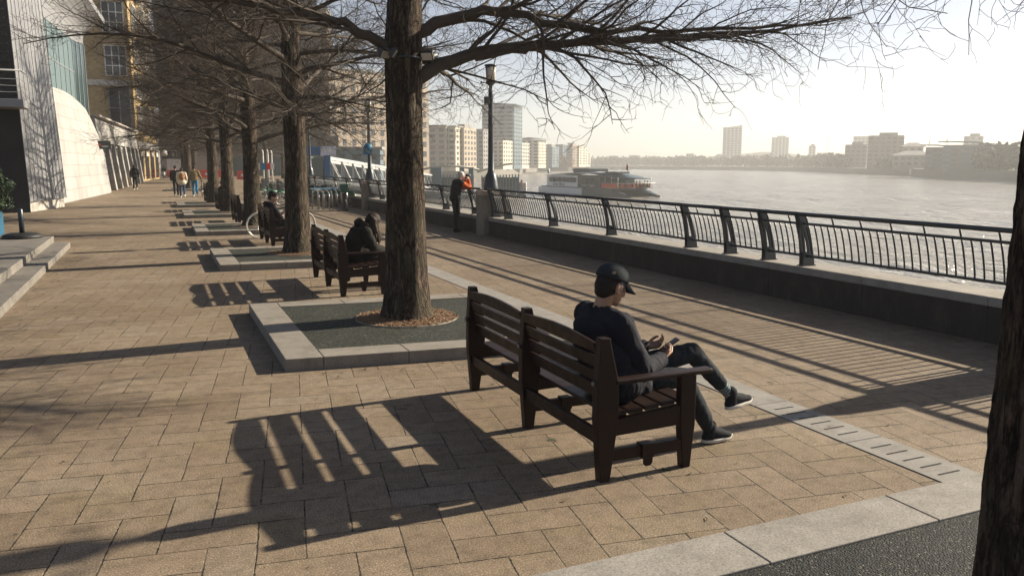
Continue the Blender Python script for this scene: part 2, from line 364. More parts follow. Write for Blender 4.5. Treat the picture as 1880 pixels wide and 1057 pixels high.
# ================================================================== benches
def paint():
    t = NT('dark brown bench paint'); p = t.obj()
    g_ = t.noise(t.map(p, (3, 60, 60)), 1.0, 4, .6)
    c = t.mix(g_, (.013, .0054, .0040), (.021, .009, .0068)); wear = t.ramp(t.noise(p, 14, 6, .75), [(.62, 0.0), (.78, .5)]); c = t.mix(wear, c, (.04, .022, .016))
    return t.out(c, t.ramp(t.noise(p, 9, 4), [(.3, .38), (.7, .55)]), t.bump(g_, .15, .002), Specular_IOR_Level=.22)
M_bench = paint()
M_bolt = simple('bench bolt', (.25, .22, .20), .45, .2, 30, Metallic=.6)
def make_bench(label):
    g = thing('park_bench', label, 'bench', (2.42, 4.21, 0), 0, 'brown slatted benches in a row beside the trees')
    L = 2.34; ys = [0, L / 2 - .035, L - .07]; T = .07
    for y in ys:
        m = MB(); m.prism([(.03, 0), (.10, 0), (.155, .40), (.155, .63), (.085, .93), (.02, .93), (.002, .66), (-.014, .655), (-.014, .63), (.0, .62), (-.002, .40)], 1, y, y + T)
        m.build('back_post', M_bench, g, bevel=.006)
        m = MB(); m.lathe([(.016, 0), (.014, .008), (.004, .010)], 12); bo = m.build('bolt', M_bolt, g); bo.rotation_euler = (0, R(-90), 0); bo.location = (-.012, y + T / 2, .642)
    def slat(ya, yb, z0, z1, x0, x1, arch=0):
        m = MB(); n = 12 if arch else 1; Pt = []; th = .028
        for i in range(n + 1):
            s_ = i / n; y = ya + (yb - ya) * s_; zz = z1 + arch * math.sin(math.pi * s_)
            xx = x1 + (x1 - x0) * (zz - z1) / (z1 - z0)
            Pt.append([(x0, y, z0), (xx, y, zz), (xx + th, y, zz), (x0 + th, y, z0)])
        m.grid(Pt, smooth=False, closed=True); m.f += [(3, 2, 1, 0), tuple(n * 4 + q for q in range(4))]; m.m += [0, 0]; m.sm += [False, False]
        m.build('back_slat', M_bench, g, bevel=.005)
    for a, b in ((ys[0] + T, ys[1]), (ys[1] + T, ys[2])):
        f = lambda z: .035 + (.66 - z) * .16 + .03       # slats lean back
        f = lambda z: .115 - (z - .44) * .20
        for z0, z1, ar in ((.827, .893, .033), (.727, .801, 0), (.627, .701, 0), (.512, .601, 0)):
            slat(a - .004, b + .004, z0, z1, f(z0) - .02, f(z1) - .02, ar)
        m = MB(); m.b2((.03, a - .004, .235), (.068, b + .004, .325)); m.build('rear_rail', M_bench, g, bevel=.004)
    for i in range(5):
        x = .13 + i * .122; z = .412 + .010 * i
        m = MB(); m.prism([(x, z - .012), (x + .105, z - .004), (x + .105, z + .022), (x, z + .014)], 1, .035, L - .035); m.build('seat_slat', M_bench, g, bevel=.006)
    for k, y in enumerate(ys):
        m = MB()
        zt = .625 if k == 0 else .42
        m.prism([(.655, 0), (.715, 0), (.745, .30), (.745, zt), (.625, zt), (.63, .30)], 1, y + .004, y + T - .004); m.build('front_leg', M_bench, g, bevel=.006)
        m = MB(); m.prism([(.14, .29), (.64, .30), (.64, .435), (.14, .395)], 1, y + .012, y + .058); m.build('seat_rail', M_bench, g, bevel=.004)
        m = MB(); m.b2((.085, y + .012, .125), (.665, y + .056, .20)); m.build('stretcher', M_bench, g, bevel=.004)
        m = MB(); m.b2((.335, y - .004, .115), (.425, y + .072, .21)); m.prism([(.345, .118), (.345, .08), (.362, .062), (.398, .062), (.415, .08), (.415, .118)], 1, y - .004, y + .006)
        m.build('anchor_bracket', M_bench, g, bevel=.003)
    for y in (-.012,):
        m = MB(); m.prism([(.13, y), (.72, y), (.86, y + .006), (.872, y + .02), (.872, y + .07), (.86, y + .09), (.13, y + .082)], 2, .628, .66); m.build('armrest', M_bench, g, bevel=.009)
    return g
BY = [4.21, 11.98, 19.82, 27.6, 35.2, 42.9]; BX = [2.42, 2.41, 2.39, 2.33, 2.27, 2.2]
BL = ['nearest brown wooden bench, the one the man in the cap sits on', 'brown bench with the long haired woman in a hooded coat', 'brown bench with the young man in black beside the bicycle',
      'empty brown bench between two trees beyond the bicycle', 'brown bench with a person raising bare arms behind their head', 'farthest brown bench, half hidden behind tree trunks']
bench0 = make_bench(BL[0])
for i in range(1, 6): copy_tree(bench0, (BX[i], BY[i], 0), label=BL[i])
# ================================================================== river wall, railing, lamps
M_iron = simple('blue black iron paint', (.012, .022, .032), .38, .3, 20, .1, .002, Specular_IOR_Level=.6)
M_lens = simple('lantern glass', (.62, .55, .45), .25, .1, 5)
M_bluesign = simple('blue sign', (.01, .16, .30), .4, .05)
PY = [4.95, 20.75, 33.95, 47.5]                           # lamp pillars
wall = thing('parapet_wall', 'low dark granite wall under the river railing', 'wall', (0, 0, 0))
H = .52
ys = [-8]
while ys[-1] < 64: ys.append(ys[-1] + 1.75)
for a, b in zip(ys, ys[1:]):
    xa, xb = WX(a), WX(b)
    m = MB(); m.add([(xa + .015, a + .003, -.05), (xa + .55, a + .003, -.05), (xb + .55, b - .003, -.05), (xb + .015, b - .003, -.05), (xa + .015, a + .003, H - .11), (xa + .55, a + .003, H - .11), (xb + .55, b - .003, H - .11), (xb + .015, b - .003, H - .11)],
        [(0, 3, 2, 1), (4, 5, 6, 7), (0, 1, 5, 4), (1, 2, 6, 5), (2, 3, 7, 6), (3, 0, 4, 7)])
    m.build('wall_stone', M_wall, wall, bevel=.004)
    m = MB(); m.add([(xa, a + .002, H - .108), (xa + .6, a + .002, H - .108), (xb + .6, b - .002, H - .108), (xb, b - .002, H - .108), (xa, a + .002, H), (xa + .6, a + .002, H), (xb + .6, b - .002, H), (xb, b - .002, H)],
        [(0, 3, 2, 1), (4, 5, 6, 7), (0, 1, 5, 4), (1, 2, 6, 5), (2, 3, 7, 6), (3, 0, 4, 7)])
    m.build('coping_stone', M_cope, wall, bevel=.012)
# curve of a bar from base to handrail, offset from wall front
def prof(z):        # x offset from the wall line for height z
    s_ = (z - H) / .75; return .13 - .19 * (s_ ** 1.7) + .06
posts = [-6, -3.4, -.8, 1.8, 8.93, 9.72, 10.62, 11.68, 14.35, 16.95, 19.55, 21.9, 24.4, 26.95, 29.5, 32.0, 35.0, 37.6, 40.2, 42.8, 45.4, 48.6, 51.2, 53.8, 56.4]
rails = {}
plab = iter(range(99))
def rail_post(g, y):
    m = MB(); x0 = WX(y)
    for dy in (-.032, .032):
        # slotted plate: outer and inner flanges, solid foot and head
        def strip(f0, f1, za, zb, n=8):
            Pt = []
            for z in np.linspace(za, zb, n):
                c = prof(z); Pt.append([(x0 + c + f0(z), y + dy - .012, z), (x0 + c + f1(z), y + dy - .012, z), (x0 + c + f1(z), y + dy + .012, z), (x0 + c + f0(z), y + dy + .012, z)])
            m.grid(Pt, closed=True, smooth=False); k = m.n - len(Pt) * 4; m.f += [(k + 3, k + 2, k + 1, k), tuple(k + (n - 1) * 4 + q for q in range(4))]; m.m += [0, 0]; m.sm += [False] * 2
        wd = lambda z: .105 - .05 * (z - H) / .75
        strip(lambda z: -wd(z), lambda z: wd(z), H, H + .20); strip(lambda z: -wd(z), lambda z: wd(z), H + .56, H + .74)
        strip(lambda z: -wd(z), lambda z: -wd(z) + .036, H + .20, H + .56); strip(lambda z: wd(z) - .036, lambda z: wd(z), H + .20, H + .56)
    m.b2((x0 + prof(H) - .12, y - .06, H), (x0 + prof(H) + .12, y + .06, H + .014))
    return m.build('post', M_iron, g)
def panel(ya, yb, label):
    g = thing('railing_panel', label, 'railing', (0, 0, 0), 0, 'iron railing panels on the river wall')
    def line(z): return [(WX(y) + prof(z), y, z) for y in (ya, yb)]
    m = MB(); m.tube(line(1.27), .030, 12); m.build('handrail', M_iron, g)
    for z, nm in ((1.135, 'upper_rail'), (.665, 'lower_rail')):
        m = MB(); m.beam(line(z)[0], line(z)[1], .045, .036); m.build(nm, M_iron, g)
    n = max(2, round((yb - ya) / .121)); m = MB()
    for i in range(1, n):
        y = ya + (yb - ya) * i / n
        zz = np.linspace(.665, 1.14, 6); m.tube([(WX(y) + prof(z), y, z) for z in zz], .0118, 6)
        if i % 4 == 2: m.tube([(WX(y) + prof(z), y, z) for z in (1.14, 1.265)], .0118, 6)
    m.build('baluster', M_iron, g)['kind'] = 'stuff'
    return g
pan = []
allp = sorted(posts + PY)
def plabel(a, b):
    c = (a + b) / 2
    if c < 6.2: return 'railing panel hidden behind the dark trunk at the right edge'
    if c < 8: return 'longest railing panel, the one beside the dark trunk at the right'
    names = ['short railing panel left of the longest panel', 'second short railing panel, between two doubled posts', 'railing panel with doubled posts above the man in the cap', 'railing panel just left of the doubled posts',
             'railing panel under the stern half of the ferry bow', 'railing panel under the front of the ferry', 'railing panel joined to the right side of the lamp pillar', 'railing panel behind the man in orange sleeves', 'railing panel left of the man in orange sleeves']
    return None
cnt = 0
near_names = {0: 'short railing panel left of the longest panel beside the dark trunk', 1: 'second short railing panel, between two slotted posts',
  2: 'third short railing panel, right of the wide panels', 3: 'wide railing panel just above the bench slatted shadow', 4: 'wide railing panel right below the front of the ferry',
  5: 'wide railing panel below the stern of the ferry', 6: 'short railing panel against the right side of the near lamp pillar', 7: 'railing panel behind the man with orange sleeves', 8: 'railing panel seen just right of the nearest whole tree trunk'}
for a, b in zip(allp, allp[1:]):
    pa = .28 if a in PY else 0; pb = .28 if b in PY else 0
    c = (a + b) / 2
    if c < 4: lb = 'railing panel out past the dark trunk at the right edge'
    elif c < 6: lb = 'railing panel beside the lamp pillar hidden past the dark right trunk'
    elif c < 8.5: lb = 'longest railing panel, touching the dark trunk at the right edge'
    else:
        lb = near_names.get(cnt, 'distant railing panel seen edge on past the first tree trunk'); cnt += 1
    g = panel(a + pa, b - pb, lb)
    if b not in PY: rail_post(g, b)
    else: rail_post(g, b - .36)
    if a in PY: rail_post(g, a + .36)
# lamp posts on pillars
M_pill = granite('pillar granite', (.27, .235, .19)); M_pcap = granite('pillar cap stone', (.55, .44, .34))
def lamp(y, label, plabel_, sign=False):
    x = WX(y)
    g = thing('stone_pillar', plabel_, 'pillar', (x, y, 0), 0, 'stone lamp pillars in the river wall')
    m = MB(); m.prism([(-.14, 0), (.62, 0), (.62, 1.10), (.40, 1.10), (.30, 1.10), (-.14, 1.10)], 1, -.27, .27); m.build('shaft', M_pill, g, bevel=.01)
    m = MB(); m.b2((-.15, -.28, 1.102), (.63, .28, 1.235)); m.build('cap', M_pcap, g, bevel=.01)
    g = thing('street_lamp', label, 'street lamp', (x + .20, y, 1.235), 0, 'dark lamp posts along the river wall')
    m = MB(); m.lathe([(.20, 0), (.205, .05), (.195, .12), (.17, .28), (.14, .42), (.095, .5), (.10, .52), (.085, .55), (.078, 1.2), (.07, 2.0), (.062, 2.7), (.055, 2.74)], 20); m.build('post', M_iron, g)
    m = MB(); m.lathe([(.05, 2.70), (.045, 2.8), (.11, 2.86), (.14, 2.88), (.14, 2.91), (.10, 2.93)], 20)
    m.lathe([(.15, 3.30), (.165, 3.33), (.165, 3.36), (.05, 3.38)], 20)
    for q in range(4):
        a = q * math.pi / 2 + .4; m.bar((.135 * math.cos(a), .135 * math.sin(a), 2.9), (.15 * math.cos(a), .15 * math.sin(a), 3.33), .009)
    for q in range(4):
        a = q * math.pi / 2; m.bar((0, 0, 2.87), (.26 * math.cos(a), .26 * math.sin(a), 2.89), .012); m.ell((.27 * math.cos(a), .27 * math.sin(a), 2.89), (.03, .03, .03), k=6)
    m.build('lantern_frame', M_iron, g)
    m = MB(); m.lathe([(.122, 2.93), (.138, 3.30)], 20); m.build('lantern', M_lens, g)
    m = MB(); m.b2((-.16, -.10, 2.32), (-.06, .10, 2.52)); m.bar((-.1, 0, 2.4), (0, 0, 2.4), .02); m.build('floodlight', M_iron, g, bevel=.01)
    if sign:
        s_ = tag(MB().lathe([(.17, 0), (.17, .02)], 20).build('route_sign', M_bluesign), 'bright blue sign plate fixed to the second lamp post', 'sign')
        s_.location = (x + .12, y - .10, 2.62); s_.rotation_euler = (R(90), 0, R(-12))
        q = MB(); q.b2((-.19, -.30, 0), (.19, -.06, .018)); q.build('plate', M_bluesign, s_)
lamp(PY[0], 'lamp post past the right trunk, throwing a shadow over the foot of the man', 'stone pillar past the right trunk, throwing a broad shadow on the paving')
lamp(PY[1], 'tall dark lamp post on the pillar beside the man with orange sleeves', 'granite pillar beside the man with orange sleeves')
lamp(PY[2], 'dark lamp post with the blue sign between the first two trees', 'granite pillar behind the bike stands, under the lamp with a blue sign', True)
lamp(PY[3], 'farthest dark lamp post behind the bike racks', 'farthest granite pillar beyond the bike racks')
# ================================================================== bare trees
def bark():
    t = NT('bark'); p = t.obj()
    r1 = t.noise(t.map(p, (1, 1, .16)), 17, 5, .62, .7); n = t.noise(t.map(p, (1, 1, .4)), 60, 5, .7, 1.0); r2 = t.noise(t.map(p, (1, 1, .3)), 38, 4, .6, .5)
    f = t.math('MINIMUM', t.math('MULTIPLY', t.math('ABSOLUTE', t.math('SUBTRACT', r1, .5)), 7.5), 1.0); f2 = t.math('MINIMUM', t.math('MULTIPLY', t.math('ABSOLUTE', t.math('SUBTRACT', r2, .5)), 9.0), 1.0)
    h = t.math('MULTIPLY', t.math('MULTIPLY_ADD', f, .75, t.math('MULTIPLY', f2, .35)), t.math('ADD', n, .35))
    c = t.ramp(h, [(.12, (.010, .006, .005)), (.42, (.060, .041, .030)), (.8, (.175, .128, .092))])
    c = t.mix(t.ramp(t.noise(t.map(p, (1, 1, .5)), 5, 5, .7), [(.45, 0.0), (.7, .55)]), c, (.095, .095, .055)); c = t.mix(1.0, c, t.ramp(t.noise(t.map(p, (1, 1, .35)), 2.6, 5, .7), [(.3, .55), (.7, 1.35)]), 'MULTIPLY')
    return t.out(c, .88, t.bump(h, 1.0, .03), Specular_IOR_Level=.2)
M_bark = bark()
M_twig = simple('twig bark', (.075, .062, .050), .8, .35, 9, .3, .004, Specular_IOR_Level=.2)
def unit(v): return v / (np.linalg.norm(v) + 1e-9)
class TreeGen:
    def __init__(s, seed): s.r = np.random.default_rng(seed); s.L = []
    def curve(s, p, d, L, n, wob, up, droop=0.0):
        pts = [np.array(p, float)]; d = unit(np.array(d, float)); st = L / n
        for i in range(n):
            d = unit(d + s.r.normal(0, wob, 3) + np.array([0, 0, up - droop * i / n]))
            pts.append(pts[-1] + d * st)
        return np.array(pts)
    def at(s, pts, t):
        x = t * (len(pts) - 1); i = min(int(x), len(pts) - 2); f = x - i
        return pts[i] * (1 - f) + pts[i + 1] * f, unit(pts[i + 1] - pts[i])
    def twigs(s, pts, r0, n, lmin, lmax, flat=.45, lev=1, t0=.1):
        for q in range(n):
            t = t0 + (1 - t0) * (q + s.r.uniform(0, 1)) / n; p, d = s.at(pts, min(t, .999))
            side = unit(np.cross(d, [0, 0, 1])) * (1 if q % 2 else -1)
            nd = unit(d * s.r.uniform(.35, 1.0) + side * s.r.uniform(.3, 1.0) + np.array([0, 0, s.r.normal(.03, flat * .9)]))
            L = s.r.uniform(lmin, lmax) * (1.15 - .5 * t)
            c = s.curve(p, nd, L, 5, .27, s.r.normal(.0, .10)); r = max(.0026, r0 * (.5 if lev else .62))
            s.L.append((c, np.linspace(r, .0016, 6), 3))
            if lev > 0: s.twigs(c, r, max(2, int(L / .17)), lmin * .35, lmax * .42, flat * 1.15, lev - 1)
    def limb(s, p, d, L, r0, up=.02, dense=1.0, wob=.085, nsub=None, droop=.0):
        n = max(7, int(L / .42)); c = s.curve(p, d, L, n, wob, up, droop); rad = r0 * (1 - np.linspace(0, 1, n + 1) ** .85) + .007
        s.L.append((c, rad, 9)); s.subs(c, rad, L, dense, nsub)
    def subs(s, c, rad, L, dense=1.0, nsub=None):
        m = nsub or int(L * 2.7 * dense)
        for q in range(m):
            t = .14 + .84 * (q + s.r.uniform(0, .9)) / m; p, dd = s.at(c, min(t, .995)); rr = np.interp(t, np.linspace(0, 1, len(rad)), rad)
            side = unit(np.cross(dd, [0, 0, 1])) * (1 if q % 2 else -1)
            nd = unit(dd * s.r.uniform(.5, 1.1) + side * s.r.uniform(.35, .95) + np.array([0, 0, s.r.normal(.07, .24)]))
            Ls = min(2.3, .5 + .42 * L * (1.05 - t)) * s.r.uniform(.7, 1.15)
            sc_ = s.curve(p, nd, Ls, 7, .14, s.r.normal(.02, .05)); r1 = max(.006, min(rr * .55, .024))
            s.L.append((sc_, np.linspace(r1, .003, 8), 5)); s.twigs(sc_, r1 * .5, max(3, int(Ls * 5.5 * dense)), .35, .95)
        s.twigs(c, .006, int(L * 2.2 * dense), .3, .8, lev=1)
def trunk_mesh(pts, rad, amp, rings, k, seed):
    pts = np.array(pts, float); P = []; hs = np.linspace(0, 1, len(pts)); o = Vector((seed * 7.3, seed * 3.1, 0))
    for i in range(rings + 1):
        t = (i / rings) ** 1.25 if rings > 60 else i / rings
        c = np.array([np.interp(t, hs, pts[:, q]) for q in range(3)]); r = np.interp(t, hs, rad); row = []
        for j in range(k):
            a = j * 2 * math.pi / k; dx, dy = math.cos(a), math.sin(a)
            q = Vector((dx * 2.2, dy * 2.2, c[2] * .55)) + o
            lump = mnoise.noise(q) * .055 * (1 if c[2] > .6 else 1.5)
            b = 1 - abs(mnoise.noise(Vector((dx * 7.5, dy * 7.5, c[2] * 2.6)) + o)) * 2; b2 = mnoise.noise(Vector((dx * 20, dy * 20, c[2] * 13)) + o)
            rr = r * (1 + lump) + amp * (b * .7 + b2 * .45)
            row.append((c[0] + rr * dx, c[1] + rr * dy, c[2]))
        P.append(row)
    return P
def make_tree(label, seed, extra=(), nlimb=26, zlo=2.95, zhi=8.6, Lmax=5.2, dense=1.0, rings=90, k=40, amp=.011, skip=None, H=9.6, rs=1.0):
    g = thing('bare_tree', label, 'tree', (0, 0, 0), 0, 'bare trees in a row along the promenade')
    T = TreeGen(seed); r = T.r
    pts = [(0, 0, -.05), (0, 0, .06), (.0, 0, .2), (.005, .0, .5), (.01, .005, 1.2), (.02, .0, 2.2), (.02, .0, 3.3)]
    rad = [.395, .355, .298, .262, .234, .21, .215]
    for z in np.linspace(4.2, H, 7): pts.append((.02 + r.normal(0, .05), r.normal(0, .05), z)); rad.append(.17 * (1 - (z - 4.2) / (H - 4.0)) + .012)
    hs = np.array([p[2] for p in pts]); n_ = 60; zz = np.linspace(hs[0], hs[-1], n_)
    pp = np.stack([np.interp(zz, hs, [p[q] for p in pts]) for q in range(3)], 1); rr = np.interp(zz, hs, rad) * rs
    m = MB(); m.grid(trunk_mesh(pp, rr, amp, rings, k, seed), closed=True); m.build('trunk', M_bark, g)
    az = r.uniform(0, 6.28)
    for i in range(nlimb):
        f = i / (nlimb - 1); z = zlo + (zhi - zlo) * f ** .9; az += 2.4 + r.normal(0, .25)
        if skip and skip(az % (2 * math.pi), z): continue
        L = (Lmax * (1 - .55 * f)) * r.uniform(.72, 1.08); up0 = r.uniform(.12, .4) + .25 * f
        d = np.array([math.cos(az), math.sin(az), up0]); p = np.array([math.cos(az) * .12, math.sin(az) * .12, z])
        T.limb(p, d, L, r.uniform(.045, .075) * (1 - .45 * f), -.012 if f < .5 else .0, dense)
    for e in extra: T.limb(*e[0], **e[1])
    m = MB()
    for c, ra, kk in T.L: m.tube(c, ra, kk, caps=False)
    m.build('crown', M_twig, g)
    return g
# the nearest whole tree: two heavy limbs reach over the railing towards the river
tl = ['large tree trunk at the right edge, seen only as a dark strip', 'biggest bare tree in view, with floodlights strapped to its trunk', 'second bare tree, with sunlit bark beside the young man in black',
      'third bare tree, behind the bench of the young man in black', 'fourth bare tree, thinner, beyond the empty bench', 'fifth bare tree in the row, near the man pushing a bike', 'sixth bare tree, deep in the row of trunks',
      'bare tree far down the row beyond the walkers', 'bare tree near the end of the row by the red barriers', 'last bare tree of the row, before the far shop']
def hand_limb(T, P, r0, dense=1.0): pass
def path_limb(T, P, r0, dense, nsub):
    P = np.array(P, float); n = 26; t = np.linspace(0, len(P) - 1, n); i = np.clip(t.astype(int), 0, len(P) - 2); f = (t - i)[:, None]
    f = f * f * (3 - 2 * f) * .4 + f * .6
    c = P[i] * (1 - f) + P[i + 1] * f; c += T.r.normal(0, .018, c.shape); rad = r0 * (1 - np.linspace(0, 1, n) ** .9 * .93) ; rad[0] *= 1.25
    T.L.append((c, rad, 12)); L = np.linalg.norm(np.diff(c, axis=0), axis=1).sum(); T.subs(c, rad, L, dense, nsub)
_mt = make_tree
class Hand:
    pass
def tree_with_paths(label, seed, paths, **kw):
    """like make_tree, with limbs that follow given 3-D paths"""
    global TreeGen
    B = TreeGen
    class T2(B):
        def __init__(s, sd_):
            super().__init__(sd_)
            for P, r0, dn, ns in paths: path_limb(s, P, r0, dn, ns)
    TreeGen = T2
    g = make_tree(label, seed, **kw); TreeGen = B; return g
t1paths = [
    ([(.12, 0, 2.95), (.5, -.02, 3.16), (.95, -.12, 3.33), (1.45, -.3, 3.38), (2.0, -.6, 3.42), (2.8, -1.0, 3.45), (3.6, -1.4, 3.50), (4.3, -1.7, 3.58), (4.9, -1.95, 3.68)], .095, 1.35, 22),
    ([(.9, -.1, 3.30), (1.5, -.45, 3.36), (2.1, -.9, 3.42), (2.7, -1.35, 3.42), (3.3, -1.8, 3.40), (3.8, -2.2, 3.44)], .06, 1.25, 16),
    ([(.10, 0, 3.45), (.4, 0, 3.62), (.9, -.1, 3.76), (1.25, -.2, 3.80), (1.65, -.45, 3.64), (2.2, -.85, 3.55), (3.0, -1.35, 3.52), (3.9, -1.9, 3.54), (4.6, -2.3, 3.62)], .085, 1.3, 20),
    ([(1.2, -.1, 3.78), (1.9, .5, 3.9), (2.8, 1.1, 4.0), (3.9, 1.6, 4.0), (5.0, 2.0, 4.1)], .04, 1.1, 14),
    ([(.1, .1, 3.2), (.5, .7, 3.30), (1.1, 1.5, 3.2), (1.7, 2.3, 3.05), (2.2, 3.1, 3.05)], .055, 1.2, 12),
    ([(-.1, 0, 3.3), (-.7, -.1, 3.55), (-1.5, -.2, 3.62), (-2.6, -.1, 3.75), (-3.6, 0, 3.95)], .07, 1.2, 14),
    ([(.05, -.1, 3.9), (.3, -.8, 4.2), (.7, -1.8, 4.3), (1.1, -2.8, 4.25)], .06, 1.0, 10)]
tree1 = tree_with_paths(tl[1], 11, t1paths, nlimb=22, zlo=3.6, dense=1.0, skip=lambda a, z: (z < 4.6 and a > 4.3 and a < 5.6) or (z < 5.6 and (a < .5 or a > 5.9)))
tree1.location = (TX[1], TY[1], 0); tree1.rotation_euler = (0, 0, 0)
# foreground tree at the right edge: hanging twigs come in from above
t0paths = [
    ([(.2, .1, 3.6), (1.0, .8, 3.95), (2.0, 1.7, 4.05), (3.1, 2.6, 4.0), (4.1, 3.3, 3.9)], .06, .8, 9),
    ([(.2, .0, 3.5), (1.2, .5, 3.8), (2.2, 1.0, 3.75), (3.0, 1.3, 3.55), (3.4, 1.45, 3.25), (3.55, 1.6, 2.95)], .04, .7, 8),
    ([(.1, .2, 3.7), (.7, 1.5, 4.1), (1.5, 3.0, 4.25), (2.3, 4.4, 4.1)], .05, .7, 7),
    ([(2.0, 1.7, 4.05), (2.7, 2.0, 3.75), (3.1, 2.3, 3.4), (3.2, 2.5, 3.1)], .016, .7, 5),
    ([(3.1, 2.6, 4.0), (3.3, 3.2, 3.75), (3.35, 3.6, 3.5)], .012, .9, 5),
    ([(.3, .2, 3.7), (1.2, 1.6, 4.0), (1.5, 2.4, 3.75), (1.62, 2.75, 3.42)], .03, 1.0, 8), ([(.3, .2, 3.9), (1.4, 1.4, 3.95), (1.8, 2.0, 3.6), (1.95, 2.2, 3.25)], .026, 1.0, 8),
    ([(.2, .3, 3.9), (.8, 2.0, 4.05), (1.1, 2.9, 3.7), (1.2, 3.3, 3.4)], .026, 1.0, 7), ([(.2, .3, 4.0), (1.6, 2.6, 4.1), (2.4, 3.4, 3.75), (2.8, 3.7, 3.35)], .028, 1.0, 9),
    ([(.3, .1, 3.8), (1.7, 1.0, 3.8), (1.95, 1.45, 3.4), (1.98, 1.6, 3.1)], .026, 1.0, 7)]
tree0 = tree_with_paths(tl[0], 23, t0paths, nlimb=10, zlo=4.6, zhi=8.6, dense=.6, rings=260, k=180, amp=.013, rs=1.0)
tree0.location = (TX[0] - .028, TY[0] + .08, 0); tree0.rotation_mode = 'QUATERNION'; tree0.rotation_quaternion = Matrix.Rotation(R(-1.5), 3, Vector((.40, .916, 0))).to_quaternion()
proto = [make_tree(tl[2], 31, nlimb=44, zlo=2.75, dense=1.5, Lmax=5.6), make_tree(tl[3], 47, nlimb=44, zlo=2.6, dense=1.5, Lmax=5.8)]
proto[0].location = (TX[2], TY[2], 0); proto[1].location = (TX[3], TY[3], 0)
for i in (4, 5, 8, 9): copy_tree(proto[i % 2], (TX[i], TY[i], 0), 1.3 * i, tl[i])
# more trees of the same row and a second row near the dock, behind
copy_tree(proto[1], (3.4, 84, 0), .4, 'bare tree standing past the end of the row, nearest the far shop')
copy_tree(proto[0], (6.0, 95, 0), 2.2, 'bare tree by the blue hoardings in the far distance')
for j, (x, y, lb) in enumerate([(10.5, 88, 'bare tree left of the blue pier gate'), (14.5, 104, 'bare tree behind the blue pier gate'), (20, 118, 'bare tree behind the white gangway'), (8.5, 112, 'bare tree far behind the hire bikes')]):
    copy_tree(proto[j % 2], (x, y, 0), .8 * j + 3, lb, 'bare trees beyond the pier gate')
# floodlights strapped to the big tree
g = thing('floodlight', 'twin floodlight strapped to the biggest tree trunk', 'floodlight', (2.72, 9.45, 3.2))
m = MB(); m.lathe([(.232, -.012), (.236, 0), (.232, .012)], 24, (.02, 0, 0)); m.build('strap', M_iron, g)
M_lampbody = simple('floodlight body', (.03, .03, .032), .5); M_lampglass = simple('floodlight glass', (.55, .52, .45), .2)
for nm, cx, cy, rz in (('lamp_head', -.24, -.14, .5), ('lamp_head', -.16, -.22, 1.2), ('lamp_head', .26, -.16, -.6)):
    Mx = Matrix.Translation((cx, cy, .03)) @ Matrix.Rotation(rz, 4, 'Z') @ Matrix.Rotation(R(35), 4, 'X')
    m = MB(); m.box((0, 0, 0), (.15, .05, .11), 0, 0, Mx); m.box((0, -.028, 0), (.125, .008, .088), 0, 1, Mx); m.box((.0, .07, 0), (.03, .12, .03), 0, 0, Mx); m.build(nm, [M_lampbody, M_lampglass], g)
m = MB(); m.bar((.2, -.02, -.02), (.42, -.02, .06), .05); m.tube([(.3, -.02, .0), (.34, -.05, -.06), (.37, -.03, .06)], .03, 6); m.build('cable_coil', M_lampbody, g)
# ================================================================== people
V = lambda *a: np.array(a, float)
def cap(m, p0, r0, p1, r1, k=14):
    """tapered limb segment with round ends"""
    p0, p1 = V(*p0), V(*p1); d = unit(p1 - p0); P = []; Rr = []
    for a in np.linspace(-math.pi / 2, 0, 5)[:-1]: P.append(p0 + d * r0 * math.sin(a)); Rr.append(max(r0 * math.cos(a), 1e-4))
    for t in (0, .5, 1): P.append(p0 + (p1 - p0) * t); Rr.append(r0 + (r1 - r0) * t)
    for a in np.linspace(0, math.pi / 2, 5)[1:]: P.append(p1 + d * r1 * math.sin(a)); Rr.append(max(r1 * math.cos(a), 1e-4))
    m.tube(P, Rr, k)
def blob(name, m, voxel, mat, parent, smooth=4, wr=None, off=(0, 0, 0)):
    """fuse the collected shapes into one continuous surface"""
    me = m.mesh(name + '_raw'); o = bpy.data.objects.new('raw', me); col.objects.link(o)
    q = o.modifiers.new('r', 'REMESH'); q.mode = 'VOXEL'; q.voxel_size = voxel; q.use_smooth_shade = True
    if smooth: s_ = o.modifiers.new('s', 'SMOOTH'); s_.iterations = smooth; s_.factor = .5
    dg = bpy.context.evaluated_depsgraph_get(); n = bpy.data.meshes.new_from_object(o.evaluated_get(dg)); n.name = name
    bpy.data.objects.remove(o); bpy.data.meshes.remove(me)
    if wr:
        c = np.empty(len(n.vertices) * 3); n.vertices.foreach_get('co', c); c = c.reshape(-1, 3); nr = np.empty_like(c.ravel()); n.vertices.foreach_get('normal', nr); nr = nr.reshape(-1, 3)
        for amp, s3 in wr:
            h = np.array([1 - 2 * abs(mnoise.noise(Vector(p * V(*([s3] * 3 if np.isscalar(s3) else s3)) + 3.7))) for p in c]); c = c + nr * (h * amp)[:, None]
        n.vertices.foreach_set('co', c.ravel())
    n.vertices.foreach_set('co', (np.array([v.co for v in n.vertices]) - V(*off)).ravel()); n.update()
    n.materials.clear(); n.materials.append(mat); n.polygons.foreach_set('use_smooth', [True] * len(n.polygons))
    ob = bpy.data.objects.new(name, n); col.objects.link(ob); ob.parent = parent; return ob
def skin_mat(name, c):
    t = NT(name); n = t.noise(t.pos(), 60, 4, .6); cc = t.mix(n, tuple(x * .85 for x in c), tuple(min(1, x * 1.15) for x in c))
    return t.out(cc, .5, t.bump(t.noise(t.pos(), 320, 3), .12, .002), Subsurface_Weight=.12, Subsurface_Scale=.01)
